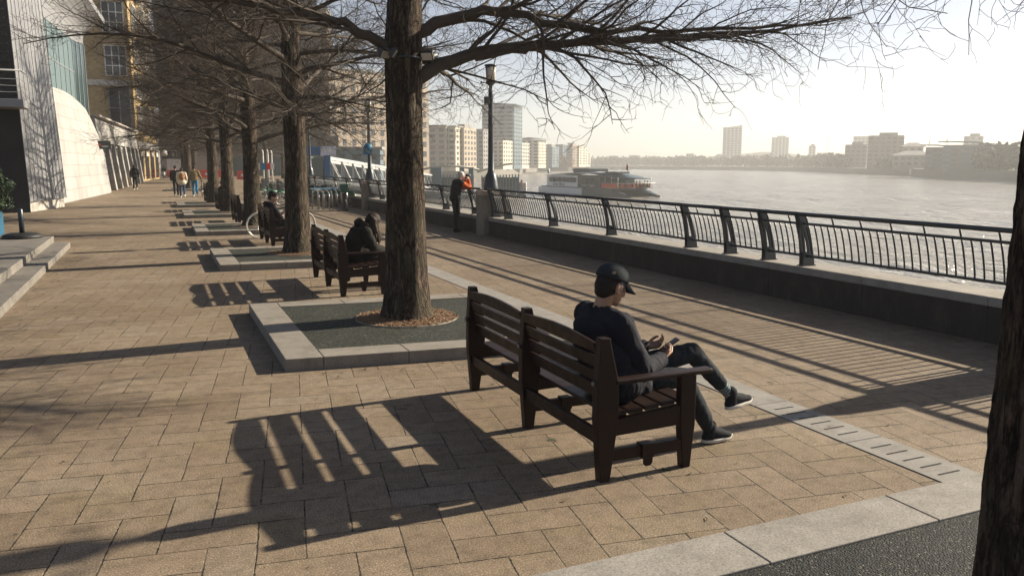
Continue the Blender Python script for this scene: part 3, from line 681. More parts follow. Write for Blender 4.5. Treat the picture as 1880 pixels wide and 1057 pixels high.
def cloth(name, c, sc_=260, rough=.85, var=.3):
    t = NT(name); p = t.pos(); n = t.noise(p, 7, 5, .65); wv = t.noise(p, sc_, 2, .7)
    cc = t.mix(n, tuple(x * (1 - var) for x in c), tuple(min(1, x * (1 + var)) for x in c)); cc = t.mix(.6, cc, t.ramp(wv, [(.3, .6), (.7, 1.3)]), 'MULTIPLY')
    return t.out(cc, rough, t.bump(t.math('ADD', wv, t.math('MULTIPLY', t.noise(p, 26, 4, .6), 2.5)), .35, .006), Specular_IOR_Level=.15)
SK1 = skin_mat('light skin', (.46, .27, .19)); SK2 = skin_mat('warm skin', (.36, .20, .13))
BLACK = cloth('black cloth', (.012, .012, .014)); NAVY = cloth('dark navy jacket cloth', (.0145, .0155, .023)); DENIM = cloth('dark denim', (.019, .024, .030), 330)
OLIVECOAT = cloth('dark olive coat', (.015, .0145, .012)); ORANGE = cloth('orange sleeve', (.52, .10, .022)); CREAM = cloth('cream jacket', (.52, .46, .36)); BLUEJ = cloth('bright blue trousers', (.03, .17, .33))
OLIVE = cloth('olive jacket', (.16, .125, .065)); JEANS = cloth('blue jeans', (.035, .06, .11)); TANBAG = cloth('tan backpack cloth', (.26, .12, .06)); CAPC = cloth('grey denim cap', (.026, .033, .039), 300)
SHOE = cloth('dark shoe', (.018, .02, .026)); SOLE = simple('pale rubber sole', (.62, .58, .52), .6, .1); WHITE = cloth('white shoe', (.65, .63, .6)); REDC = cloth('red glove', (.5, .02, .02))
def hairm(name, c):
    t = NT(name); n = t.noise(t.map(t.pos(), (1, 1, .15)), 240, 3, .7); return t.out(t.mix(n, tuple(x * .4 for x in c), tuple(x * 1.7 for x in c)), .6, t.bump(n, .8, .006), Specular_IOR_Level=.18)
HDARK = hairm('dark hair', (.016, .011, .009)); HBROWN = hairm('brown hair', (.028, .018, .013)); HGREY = hairm('white stubble', (.5, .45, .42)); HTEMP = hairm('grey temple hair', (.17, .165, .16))
M_phone = simple('phone black', (.008, .008, .010), .18, .1, Specular_IOR_Level=.6); M_dark = simple('dark plastic', (.012, .012, .013), .45)
M_chrome = simple('bright steel', (.55, .54, .52), .28, .1, Metallic=.9)
def basis(yaw, pitch=0, roll=0):
    """columns: forward, left, up; yaw measured from +X; pitch>0 looks down"""
    return (Matrix.Rotation(yaw, 3, 'Z') @ Matrix.Rotation(pitch, 3, 'Y') @ Matrix.Rotation(roll, 3, 'X'))
def add_head(m, c, B, s=1.0):
    A = np.array(B); T = lambda p: c + A @ (V(*p) * s)
    def e(p, r): m.ell(T(p), V(*r) * s, A, 12)
    e((-.008, 0, .032), (.098, .077, .092)); e((.03, 0, -.03), (.062, .060, .088)); e((.042, 0, -.082), (.047, .047, .036)); e((.074, 0, -.098), (.022, .024, .018))
    e((.080, 0, .022), (.020, .052, .012)); e((.085, 0, -.064), (.014, .026, .009)); e((.088, 0, -.076), (.010, .020, .007))
    for q in (-1, 1):
        e((.062, q * .040, -.025), (.028, .022, .026)); e((.10, q * .011, -.036), (.010, .008, .007))
        e((-.004, q * .078, -.008), (.026, .009, .034)); e((.012, q * .080, -.004), (.008, .011, .026)); e((-.018, q * .080, .0), (.008, .012, .028)); e((-.004, q * .080, -.034), (.013, .009, .011))
    cap(m, T((.088, 0, .012)), .009 * s, T((.112, 0, -.032)), .0135 * s)
def add_hand(m, w_, d, palm, side, curl=(.35, .5, .35), s=1.0, spread=.10, thumb=.5):
    """wrist point, finger direction, palm normal (towards what is held), side +1 left hand / -1 right hand"""
    d = unit(V(*d)); z = unit(-V(*palm) + d * (V(*palm) @ d)); y = np.cross(z, d) * (-side) * -1
    y = np.cross(z, d); y = y * (-1 if side > 0 else 1)       # y points to the thumb
    T = lambda p: w_ + (d * p[0] + y * p[1] + z * p[2]) * s
    ys = (.030, .010, -.010, -.028); ln = (.074, .082, .076, .060)
    for i in range(4):
        cap(m, T((.0, ys[i] * .55, 0)), .0155 * s, T((.088 - .004 * abs(i - 1), ys[i], 0)), .0108 * s, 10)
        a = 0; p = V(.088 - .004 * abs(i - 1), ys[i], 0); sp = spread * (1 - i) * .5 + .05 * spread
        for j, (fr, rr) in enumerate(((.46, .0092), (.30, .0084), (.24, .0076))):
            a += curl[j] * (1 + .12 * i); q = p + V(math.cos(a) * math.cos(sp), math.cos(a) * math.sin(sp), -math.sin(a)) * ln[i] * fr
            cap(m, T(p), rr * s, T(q), rr * .92 * s, 10); p = q
    cap(m, T((.015, .022, -.006)), .016 * s, T((.045, .048, -.016)), .0125 * s, 10); cap(m, T((.045, .048, -.016)), .0115 * s, T((.072, .058 - .01 * thumb, -.026)), .0098 * s, 10)
    cap(m, T((.072, .058 - .01 * thumb, -.026)), .0098 * s, T((.095, .050 - .02 * thumb, -.034 - .01 * thumb)), .008 * s, 10)
def shoe(g, ank, toe_dir, up, mat, s=1.0, voxel=.008, sole=SOLE, name='shoe'):
    """shoe around the ankle; toe_dir along the foot, up out of the instep"""
    f = unit(V(*toe_dir)); u = unit(V(*up) - f * (V(*up) @ f)); l = np.cross(u, f); A = np.stack([f, l, u], 1); T = lambda p: ank + A @ (V(*p) * s)
    m = MB(); cap(m, T((.0, 0, .03)), .048 * s, T((-.01, 0, -.045)), .042 * s); cap(m, T((.03, 0, -.02)), .045 * s, T((.11, 0, -.045)), .040 * s); m.ell(T((.135, 0, -.052)), V(.062, .045, .028) * s, A)
    m.ell(T((-.035, 0, -.05)), V(.03, .036, .03) * s, A)
    sh = blob(name, m, voxel, mat, g, 3)
    m = MB(); P = []
    for zz, k_ in ((-.088, .92), (-.082, 1), (-.066, 1.02), (-.062, .96)):
        row = []
        for a in np.arange(28) * 2 * math.pi / 28:
            x = .065 + .135 * math.cos(a); wdt = .044 - .008 * math.cos(a - .3) * (x < .06) + .004 * (x > .1); row.append(T((.065 + (x - .065) * k_, wdt * math.sin(a) * k_, zz + .012 * max(0, x - .13) / .07)))
        P.append(row)
    m.grid(P, closed=True); m.f += [tuple(range(27, -1, -1)), tuple(84 + i for i in range(28))]; m.m += [0, 0]; m.sm += [False] * 2
    m.build('sole', sole, sh)
    return sh
def figure(label, J, K, name='person', group=None):
    """J: joints in world space. K: materials and options. Returns the thing (Empty at the feet/seat)"""
    base = K.get('base', (J['pelvis'][0], J['pelvis'][1], 0)); g = thing(name, label, 'person', base, 0, group); off = base
    vx = K.get('voxel', .014); S = K.get('s', 1.0); B = K['head_B']; hc = V(*J['head']); bulk = K.get('bulk', 1.0)
    j = {k: V(*v) for k, v in J.items()}
    up = unit(j['neck'] - j['pelvis']); lf = unit(j['shL'] - j['shR']); fw = np.cross(lf, up); A = np.stack([fw, lf, up], 1)
    skin = MB(); add_head(skin, hc, B, S * K.get('hs', 1.0))
    cap(skin, j['neck'] - up * .03, .062 * S, hc + np.array(B) @ V(-.022, 0, -.055), .056 * S)
    for a, r in (('pelvis', (.10, .14, .10)), ('chest', (.10, .14, .15))): skin.ell(j[a], V(*r) * S, A)
    cap(skin, j['pelvis'], .10 * S, j['chest'], .10 * S); cap(skin, j['shL'], .045, j['shR'], .045); cap(skin, j['neck'] - up * .03, .06 * S, j['chest'], .09 * S)
    for q, sd_ in (('L', 1), ('R', -1)):
        cap(skin, j['sh' + q], .042 * S, j['el' + q], .036 * S); cap(skin, j['el' + q], .037 * S, j['wr' + q], .027 * S)
        hd = K.get('hand' + q)
        if hd: add_hand(skin, j['wr' + q], hd[0], hd[1], sd_, *hd[2:])
        else: add_hand(skin, j['wr' + q], j['wr' + q] - j['el' + q], -lf * sd_, sd_, (.3, .35, .3), S)
        cap(skin, j['hip' + q], .07 * S, j['kn' + q], .05 * S); cap(skin, j['kn' + q], .048 * S, j['an' + q], .034 * S)
    blob('body', skin, K.get('bvoxel', vx), K['skin'], g, 2, off=off)
    # ---- upper garment
    t = MB(); b = bulk
    t.ell(j['pelvis'] + up * .02, V(.135, .178, .13) * b * S, A); t.ell(j['pelvis'] * .5 + j['chest'] * .5, V(.13 * b, .168 * b, .17) * S, A); t.ell(j['chest'], V(.135 * b, .185 * b, .19) * S, A); t.ell(j['chest'] + up * .10 - fw * .01, V(.115 * b, .18, .10) * S, A)
    for q in 'LR':
        cap(t, j['neck'] - up * .035, .068 * S, j['sh' + q] + up * .005, .066 * b * S); cap(t, j['sh' + q], .072 * b * S, j['el' + q], .060 * b * S)
        wr = j['wr' + q]; cu = j['el' + q] + (wr - j['el' + q]) * K.get('sleeve', .92)
        if not K.get('bare_fore'): cap(t, j['el' + q], .060 * b * S, cu, .044 * b * S)
    if K.get('collar'): 
        for a in np.arange(10) * 2 * math.pi / 10:
            p = j['neck'] + A @ V(.058 * math.cos(a), .066 * math.sin(a), 0); cap(t, p - up * .03, .013, p + up * (.030 - .012 * math.cos(a)), .0085)
    if K.get('hem'):
        for c_, r_ in K['hem']: t.ell(c_, r_, A)
    blob('jacket', t, vx, K['top'], g, 4, K.get('wr', ((.007, 13), (.004, 31))), off)
    if K.get('sleeves'):
        t = MB()
        for q in 'LR':
            cu = j['el' + q] + (j['wr' + q] - j['el' + q]) * .92; cap(t, j['sh' + q] * .85 + j['el' + q] * .15, .076 * b, j['el' + q], .064 * b); cap(t, j['el' + q], .064 * b, cu, .047)
        blob('sleeve', t, vx, K['sleeves'], g, 4, ((.006, 14),), off)['kind'] = 'stuff'
    # ---- trousers
    t = MB(); t.ell(j['pelvis'] - up * .02, V(.128, .172, .115) * S, A)
    for q in 'LR':
        cap(t, j['hip' + q], .092 * S, j['kn' + q], .066 * S); cap(t, j['kn' + q], .066 * S, j['an' + q] + (j['kn' + q] - j['an' + q]) * K.get('ankle' + q, .06), .050 * S)
    blob('trousers', t, vx, K['bottom'], g, 4, K.get('wrt', ((.006, 11), (.004, 27))), off)
    for q in 'LR':
        f = j['toe' + q] - j['an' + q]; sh = shoe(g, j['an' + q], f, K.get('shup' + q, (0, 0, 1)), K['shoe'], S, min(vx, .010), K.get('sole', SOLE)); 
        for o_ in [sh] + kids(sh):
            if o_ is sh: o_.data.vertices.foreach_set('co', (np.array([v.co for v in o_.data.vertices]) - V(*off)).ravel())
            else: o_.data.vertices.foreach_set('co', (np.array([v.co for v in o_.data.vertices]) - V(*off)).ravel())
    if K.get('hair') is not None:
        h = MB(); Ah = np.array(B); T = lambda p: hc + Ah @ (V(*p) * S * K.get('hs', 1.0))
        st = K.get('hairstyle', 'short')
        h.ell(T((-.022, 0, .040)), V(.098, .086, .092) * S, Ah); h.ell(T((-.045, 0, -.005)), V(.072, .082, .085) * S, Ah)
        if st == 'tousled':
            rr = random.Random(3)
            for i in range(26):
                a = rr.uniform(0, 6.28); e_ = rr.uniform(.1, 1.2); p = V(-.02 + .09 * math.cos(e_) * math.cos(a), .08 * math.cos(e_) * math.sin(a), .05 + .085 * math.sin(e_)); h.ell(T(p), V(.03, .028, .022) * S, Ah, 8)
        if st == 'long':
            rr = random.Random(8)
            h.ell(T((-.01, 0, .03)), V(.108, .102, .112) * S, Ah)
            for i in range(60):
                a = rr.uniform(-3.0, 3.0); x, y = -.02 + .10 * math.cos(a), .100 * math.sin(a); p0 = T((x * .9, y, .04)); dz = V(0, 0, -1)
                p1 = p0 + V(rr.uniform(-.02, .03), rr.uniform(-.02, .02), -.16); p2 = p1 + V(rr.uniform(-.02, .04), rr.uniform(-.03, .03), -rr.uniform(.06, .19)); cap(h, p0, .022, p1, .018, 8); cap(h, p1, .018, p2, .009, 8)
        if st == 'nape': h.ell(T((-.06, 0, -.045)), V(.045, .068, .05) * S, Ah)
        blob('hair', h, min(vx, .010), K['hair'], g, 2, ((.006, 36),), off)
    if K.get('hood'):
        h = MB()
        for a in np.linspace(-2.2, 2.2, 14):
            p = j['neck'] + A @ V(-.075 * math.cos(a) - .035, .105 * math.sin(a), .01 + .035 * math.cos(a)); h.ell(p, (.05, .05, .058), A, 8)
        h.ell(j['neck'] + A @ V(-.11, 0, .02), (.06, .09, .075), A, 8)
        blob('hood', h, vx, K['top'], g, 3, ((.008, 16),), off)
    return g, A, j
def stand(x, y, yaw, H=1.75, stride=.0, lean=0.0, z=0.0):
    s = H / 1.75; f = V(math.cos(yaw), math.sin(yaw), 0); l = V(-math.sin(yaw), math.cos(yaw), 0); P = lambda a, b, c: V(x, y, z) + (f * (a + lean * max(0, c - .9)) + l * b) * s + V(0, 0, c * s)
    J = dict(pelvis=P(0, 0, .96), chest=P(.01, 0, 1.26), neck=P(0, 0, 1.48), head=P(.035, 0, 1.635), shL=P(0, .19, 1.42), shR=P(0, -.19, 1.42), elL=P(-.03, .25, 1.15), elR=P(-.03, -.25, 1.15), wrL=P(.06, .24, .91), wrR=P(.06, -.24, .91))
    for q, sd_, st in (('L', 1, stride), ('R', -1, -stride)):
        J['hip' + q] = P(0, sd_ * .09, .93); J['kn' + q] = P(st * .5 + .04, sd_ * .095, .50); J['an' + q] = P(st, sd_ * .10, .092 + (.05 if st < 0 else 0)); J['toe' + q] = J['an' + q] + f * .2 + V(0, 0, -.06 if st < 0 else 0)
    return J, f, l, s

# ---------------------------------------------------------------- the man in the cap on the nearest bench
yc = 4.70
J = dict(pelvis=(2.76, yc, .535), chest=(2.70, yc, .80), neck=(2.70, yc, 1.012), head=(2.785, yc - .02, 1.172), shL=(2.72, yc + .21, .95), shR=(2.74, yc - .22, .945),
         elL=(2.93, yc + .27, .68), elR=(2.875, yc - .285, .640), wrL=(3.175, yc + .12, .685), wrR=(3.145, yc - .12, .655),
         hipL=(2.80, yc + .10, .52), hipR=(2.80, yc - .10, .52), knL=(3.47, yc - .01, .645), knR=(3.31, yc - .14, .505), anL=(3.745, yc - .13, .315), anR=(3.545, yc - .155, .095), toeL=(3.945, yc - .10, .335), toeR=(3.75, yc - .15, .095))
K = dict(hs=1.06, bulk=1.14, voxel=.009, bvoxel=.0042, head_B=basis(R(8), R(20)), skin=SK2, top=NAVY, bottom=DENIM, shoe=SHOE, base=(2.76, yc, .44), collar=True, hair=HDARK, hairstyle='nape',
         handL=((.75, -.55, .28), (.1, -.55, .8), (.5, .6, .4)), handR=((.85, .42, .25), (0, .6, .75), (.55, .7, .5)), shupL=(-.3, .05, .95), ankleL=.30, ankleR=.10, sleeve=.86,
         hem=[((2.74, yc - .24, .56), (.17, .13, .13)), ((2.70, yc - .17, .70), (.14, .14, .14)), ((2.90, yc - .15, .50), (.13, .10, .09)), ((2.98, yc - .13, .47), (.07, .08, .045))], wr=((.006, 6.5), (.0055, (26, 8, 13)), (.0022, (52, 17, 30))), wrt=((.005, 7.5), (.0042, (24, 9, 15)), (.0016, 44)))
man, A_, j_ = figure('man in a dark cap and navy jacket sitting cross legged looking at a phone', J, K)
off = V(2.76, yc, .44); Bh = np.array(K['head_B']); hc = V(*J['head']); T = lambda p: hc + Bh @ V(*p) * 1.06 - off
# cap: dome, brim, button and a pale buckle tab at the back
m = MB(); P = []
for th in np.linspace(.02, 1.62, 14):
    row = []
    for ph in np.arange(36) * 2 * math.pi / 36:
        rx_ = .112 if math.cos(ph) > 0 else .116; seam = 1 - .012 * (abs(math.sin(3 * ph)) < .12)
        row.append(T((-.012 + rx_ * math.sin(th) * math.cos(ph) * seam, .091 * math.sin(th) * math.sin(ph) * seam, .045 + .098 * math.cos(th) ** .85 if th < 1.57 else .045 - .11 * (th - 1.57) - .012 * math.cos(ph) * 0)))
    P.append(row)
m.grid(P, closed=True); m.ell(T((-.012, 0, .145)), (.011, .011, .006), Bh, 8)
cp = m.build('cap', CAPC, man); so = cp.modifiers.new('s', 'SOLIDIFY'); so.thickness = .004
m = MB(); P = []
for t_ in np.linspace(0, 1, 7):
    row = []
    for u_ in np.linspace(-1.15, 1.15, 19):
        x0, y0 = -.012 + .110 * math.cos(u_), .090 * math.sin(u_); k_ = t_ * max(0, math.cos(u_ * 1.28)) ** .7
        row.append(T((x0 + .098 * k_, y0 * (1 + .02 * k_), .043 - .048 * k_ - 2.6 * y0 * y0 * (.5 + t_))))
    P.append(row)
m.grid(P); br = m.build('cap_brim', CAPC, man); so = br.modifiers.new('s', 'SOLIDIFY'); so.thickness = .006
M_tab = simple('tan buckle tab', (.30, .22, .12), .5); m = MB(); Mx = Matrix.Rotation(R(238), 4, 'Z'); cc = T((-.012 + .117 * math.cos(R(236)), .094 * math.sin(R(236)), .075))
m.box(cc, (.006, .024, .016), R(8 + 236)); m.build('buckle_tab', M_tab, man, bevel=.002)
m = MB()      # opening strap at the back of the cap
m.tube([T((-.012 + .118 * math.cos(a), .0935 * math.sin(a), .052 + .004 * math.sin(a))) for a in np.linspace(R(215), R(145), 9)], .008, 6, flat=.4); m.build('cap_strap', CAPC, man)
for q in (-1, 1): m = MB(); m.ell(T((.022, q * .073, .01)), (.022, .010, .034), Bh, 8); m.ell(T((.004, q * .076, .03)), (.02, .010, .02), Bh, 8); m.build('grey_sideburn', HTEMP, man)
m = MB(); m2 = MB()
for q in (-1, 1): m.ell(T((.080, q * .031, -.002)), (.014, .014, .012), Bh, 8); m2.ell(T((.0925, q * .031, -.004)), (.004, .006, .006), Bh, 8)
m.build('eye', simple('eye white', (.7, .68, .65), .3), man); 
m = MB(); P = []      # stand collar, open at the throat
nk = V(*J['neck']) - off; upv = unit(V(*J['neck']) - V(*J['chest']))
for hz_, rr_ in ((-.035, .088), (-.01, .080), (.018, .074), (.030, .076), (.026, .083), (-.02, .094)):
    P.append([nk + A_ @ V(.004 + rr_ * .92 * math.cos(a), rr_ * math.sin(a), hz_ - .030 * math.cos(a) ** 2 * (math.cos(a) > 0)) for a in np.linspace(.45, 2 * math.pi - .45, 26)])
m.grid(P); m.build('collar', NAVY, man)
# striped socks between trouser and shoe
ts = NT('striped sock'); zz = ts.n('ShaderNodeTexWave', wave_type='BANDS', bands_direction='Z'); zz.inputs['Scale'].default_value = 17; ts.l(ts.map(ts.pos(), (1, 1, 1), (0, R(42), 0)), zz.inputs['Vector'])
SOCK = ts.out(ts.ramp(zz.outputs['Fac'], [(.35, (.03, .035, .04)), (.5, (.20, .27, .28))]), .9)
m = MB(); a_, b_ = V(*J['anL']), V(*J['knL']); m.tube([a_ + (b_ - a_) * t_ - off for t_ in (-.02, .12, .26, .40)], [.043, .042, .044, .046], 18); m.build('sock', SOCK, man)
m = MB(); a_, b_ = V(*J['anR']), V(*J['knR']); m.tube([a_ + (b_ - a_) * t_ - off for t_ in (.0, .1, .2)], [.043, .041, .043], 18); m.build('sock', SOCK, man)
# phone in his hands
ph = tag(MB().box((0, 0, 0), (.150, .074, .008)).build('phone', M_phone, bevel=.003), 'black phone held in both hands by the man in the cap', 'phone')
Mp = Matrix.Translation((3.278, yc - .005, .718)) @ Matrix.Rotation(R(-14), 4, 'Z') @ Matrix.Rotation(R(-34), 4, 'Y'); ph.matrix_world = Mp
m = MB(); m.box((0, 0, .0052), (.140, .066, .0012)); m.build('screen', simple('phone screen', (.012, .013, .016), .08, .1, Specular_IOR_Level=.7), ph)

# ---------------------------------------------------------------- woman on the second bench
yc = 12.62
J = dict(pelvis=(2.74, yc, .55), chest=(2.84, yc, .80), neck=(2.96, yc, .99), head=(3.09, yc - .03, 1.075), shL=(2.95, yc + .19, .92), shR=(2.95, yc - .19, .92), elL=(3.05, yc + .25, .68), elR=(3.05, yc - .25, .68),
         wrL=(3.25, yc + .08, .62), wrR=(3.25, yc - .08, .62), hipL=(2.80, yc + .10, .52), hipR=(2.80, yc - .10, .52), knL=(3.26, yc + .10, .51), knR=(3.26, yc - .10, .51), anL=(3.25, yc + .11, .095), anR=(3.30, yc - .1, .095), toeL=(3.5, yc + .11, .09), toeR=(3.5, yc - .1, .09))
figure('long haired woman in a dark hooded coat sitting bent forward on a bench', J, dict(voxel=.013, bvoxel=.008, head_B=basis(R(-5), R(48)), skin=SK1, top=OLIVECOAT, bottom=BLACK, shoe=SHOE, base=(2.74, yc, .44), hair=HBROWN, hairstyle='long', hood=True, bulk=1.16,
       hem=[((2.80, yc, .50), (.19, .22, .10)), ((3.0, yc, .53), (.2, .19, .09))], wr=((.010, 10), (.006, 23))))
tag(MB().box((3.33, yc - .02, .635), (.10, .07, .06)).build('red_cup', REDC, bevel=.015), 'small red object in the hands of the long haired woman', 'cup')
# ---------------------------------------------------------------- young man on the third bench
yc = 20.62
J = dict(pelvis=(2.66, yc, .54), chest=(2.56, yc, .78), neck=(2.53, yc, .985), head=(2.60, yc - .02, 1.145), shL=(2.56, yc + .19, .925), shR=(2.56, yc - .19, .925), elL=(2.75, yc + .24, .67), elR=(2.74, yc - .24, .65),
         wrL=(2.88, yc + .06, .80), wrR=(2.85, yc - .08, .80), hipL=(2.72, yc + .10, .52), hipR=(2.72, yc - .10, .52), knL=(3.2, yc + .12, .54), knR=(3.2, yc - .10, .54), anL=(3.3, yc + .12, .095), anR=(3.32, yc - .1, .095), toeL=(3.5, yc + .12, .09), toeR=(3.52, yc - .1, .09))
figure('young man with dark tousled hair in a black hoodie looking at his phone', J, dict(voxel=.014, bvoxel=.007, head_B=basis(R(-22), R(18)), skin=SK1, top=BLACK, bottom=DENIM, shoe=SHOE, base=(2.66, yc, .44), hair=HDARK, hairstyle='tousled', hood=True, bare_fore=True,
       handL=((.5, -.5, .6), (-.5, -.3, .3), (.5, .6, .4)), handR=((.5, .4, .65), (-.5, .3, .3), (.5, .6, .4)), hem=[((2.74, yc, .50), (.15, .19, .08))]))
ph2 = tag(MB().box((0, 0, 0), (.145, .072, .009)).build('phone', M_phone, bevel=.003), 'phone held up by the young man in black', 'phone'); ph2.location = (2.95, yc - .02, .90); ph2.rotation_euler = (0, R(-40), R(-20))
# ---------------------------------------------------------------- person raising bare arms, fifth bench
yc = 36.1
J = dict(pelvis=(2.56, yc, .54), chest=(2.48, yc, .80), neck=(2.47, yc, 1.0), head=(2.55, yc, 1.15), shL=(2.48, yc + .18, .95), shR=(2.48, yc - .19, .95), elL=(2.62, yc + .30, 1.14), elR=(2.62, yc - .30, 1.12),
         wrL=(2.50, yc + .12, 1.2), wrR=(2.44, yc - .10, 1.17), hipL=(2.62, yc + .10, .52), hipR=(2.62, yc - .10, .52), knL=(3.1, yc + .12, .54), knR=(3.1, yc - .10, .54), anL=(3.2, yc + .12, .095), anR=(3.2, yc - .1, .095), toeL=(3.4, yc + .12, .09), toeR=(3.4, yc - .1, .09))
figure('person in black on a bench with both bare arms raised behind the head', J, dict(voxel=.02, bvoxel=.012, head_B=basis(R(0), R(10)), skin=SK1, top=BLACK, bottom=BLACK, shoe=SHOE, base=(2.56, yc, .44), hair=HDARK, bare_fore=True, sleeve=.5))
yc = 44.2
J2 = {k: (v[0] - .06, v[1] - 36.1 + yc, v[2]) for k, v in J.items()}; J2.update(elL=(2.62, yc + .27, .70), elR=(2.62, yc - .27, .70), wrL=(2.85, yc + .1, .72), wrR=(2.85, yc - .1, .72))
figure('person in dark clothes on the farthest bench, mostly hidden by trunks', J2, dict(voxel=.022, bvoxel=.014, head_B=basis(R(0), R(15)), skin=SK1, top=BLACK, bottom=BLACK, shoe=SHOE, base=(2.5, yc, .44), hair=HBROWN))
# ---------------------------------------------------------------- man photographing at the railing
x, y = 7.84, 21.98
J, f, l, s = stand(x, y, R(8), 1.80, .04, .16)
P = lambda a, b, c: V(x, y, 0) + f * a + l * b + V(0, 0, c)
J.update(pelvis=P(-.02, 0, .98), chest=P(.03, 0, 1.27), neck=P(.10, 0, 1.49), head=P(.20, 0, 1.615), shL=P(.09, .19, 1.43), shR=P(.09, -.19, 1.43), elL=P(.37, .16, 1.27), elR=P(.37, -.16, 1.26), wrL=P(.38, .07, 1.50), wrR=P(.385, -.08, 1.50))
figure('white haired man in a black gilet with orange sleeves photographing the river', J, dict(voxel=.014, bvoxel=.008, head_B=basis(R(8), R(5)), skin=SK1, top=BLACK, bottom=BLACK, shoe=SHOE, hair=HGREY, sleeves=ORANGE, bare_fore=True, sole=SHOE, base=(x, y, 0), bulk=1.08,
       handL=((-.2, -.25, .95), (-.2, -.9, 0), (.7, .8, .5)), handR=((-.2, .25, .95), (-.2, .9, 0), (.7, .8, .5))))
cm = thing('camera_body', 'black camera held to the eye of the man in orange sleeves', 'camera', tuple(P(.385, 0, 1.63)), R(8))
m = MB(); m.box((0, 0, 0), (.05, .12, .08)); m.build('body', M_dark, cm, bevel=.008); m = MB(); m.bar((.02, 0, -.005), (.10, 0, -.005), .034, 14); m.build('lens', M_dark, cm)
# ---------------------------------------------------------------- walkers
J, f, l, s = stand(-1.43, 65.2, R(95), 1.80, .17); J['elL'] += V(-.02, 0, 0)
figure('walker all in black with white shoes beside the pale building', J, dict(voxel=.022, bvoxel=.014, head_B=basis(R(95), R(15)), skin=SK1, top=BLACK, bottom=BLACK, shoe=WHITE, hair=HDARK, hood=True, base=(-1.43, 65.2, 0), bulk=1.15))
J, f, l, s = stand(1.05, 52.4, R(92), 1.80, -.2)
figure('walker in black just left of the person in the cream jacket', J, dict(voxel=.022, bvoxel=.014, head_B=basis(R(92)), skin=SK1, top=BLACK, bottom=BLACK, shoe=SHOE, hair=HDARK, base=(1.05, 52.4, 0), bulk=1.1))
J, f, l, s = stand(1.33, 50.2, R(90), 1.68, .2); x, y = 1.33, 50.2
figure('walker in a long cream jacket and jeans with a tan backpack', J, dict(voxel=.02, bvoxel=.014, head_B=basis(R(90)), skin=SK1, top=CREAM, bottom=JEANS, shoe=WHITE, hair=HDARK, base=(x, y, 0), bulk=1.16, hem=[((x, y, .86), (.17, .23, .18))]))
m = MB(); m.ell((0, 0, 0), (.155, .10, .22)); m.ell((0, -.07, -.06), (.11, .06, .11)); bp = blob('backpack', m, .02, TANBAG, None, 3); bp.location = (x, y - .215, 1.20); tag(bp, 'tan backpack on the back of the walker in cream', 'backpack')
J, f, l, s = stand(2.05, 51.2, R(88), 1.80, .18); J['wrR'] = J['wrR'] + V(.15, .18, .1); J['elR'] = J['elR'] + V(.05, .05, .02)
figure('man in an olive jacket and bright blue trousers pushing a bicycle', J, dict(voxel=.02, bvoxel=.014, head_B=basis(R(88)), skin=SK2, top=OLIVE, bottom=BLUEJ, shoe=WHITE, hair=HDARK, base=(2.05, 51.2, 0), bulk=1.12))
# far figures near the shops and the pier
for (x, y, yaw, tp, bt, lb) in [(4.6, 74, 80, BLACK, DENIM, 'small far figure in black among the distant trunks'), (8.2, 78, -60, BLACK, BLACK, 'far dark figure near the pier gate, left of the second tree'), (9.3, 79, 180, NAVY, BLACK, 'far figure in navy beside the pier gate railing')]:
    J, f, l, s = stand(x, y, R(yaw), 1.74, .1)
    figure(lb, J, dict(voxel=.028, bvoxel=.02, head_B=basis(R(yaw)), skin=SK1, top=tp, bottom=bt, shoe=SHOE, hair=HDARK, base=(x, y, 0)))
# ================================================================== buildings on the left side
M_clad = simple('grey metal cladding', (.27, .272, .28), .42, .12, 2, .05, .002, Metallic=.25)
M_black = simple('near black wall', (.010, .010, .012), .7); M_louv = simple('dark louvres', (.022, .024, .028), .5)
def limestone():
    t = NT('pale limestone'); p = t.pos(); xy = t.n('ShaderNodeSeparateXYZ'); t.l(p, xy.inputs[0]); cb = t.n('ShaderNodeCombineXYZ'); t.l(xy.outputs[1], cb.inputs[0]); t.l(xy.outputs[2], cb.inputs[1])
    br_ = t.n('ShaderNodeTexBrick'); t.l(cb.outputs[0], br_.inputs['Vector']); br_.inputs['Scale'].default_value = 1.0; br_.inputs['Brick Width'].default_value = 1.5; br_.inputs['Row Height'].default_value = .62
    br_.inputs['Mortar Size'].default_value = .022; br_.inputs['Color1'].default_value = (.34, .33, .315, 1); br_.inputs['Color2'].default_value = (.39, .38, .36, 1); br_.inputs['Mortar'].default_value = (.27, .26, .245, 1)
    st = t.ramp(t.noise(t.map(p, (1, 1, .35)), .9, 6, .75), [(.35, .72), (.65, 1.0)]); c = t.mix(1.0, br_.outputs['Color'], st, 'MULTIPLY')
    return t.out(c, .8, t.bump(t.noise(p, 30, 4), .15, .006))
M_lime = limestone(); M_limedark = simple('weathered stone', (.42, .39, .35), .85, .25, 1.2)
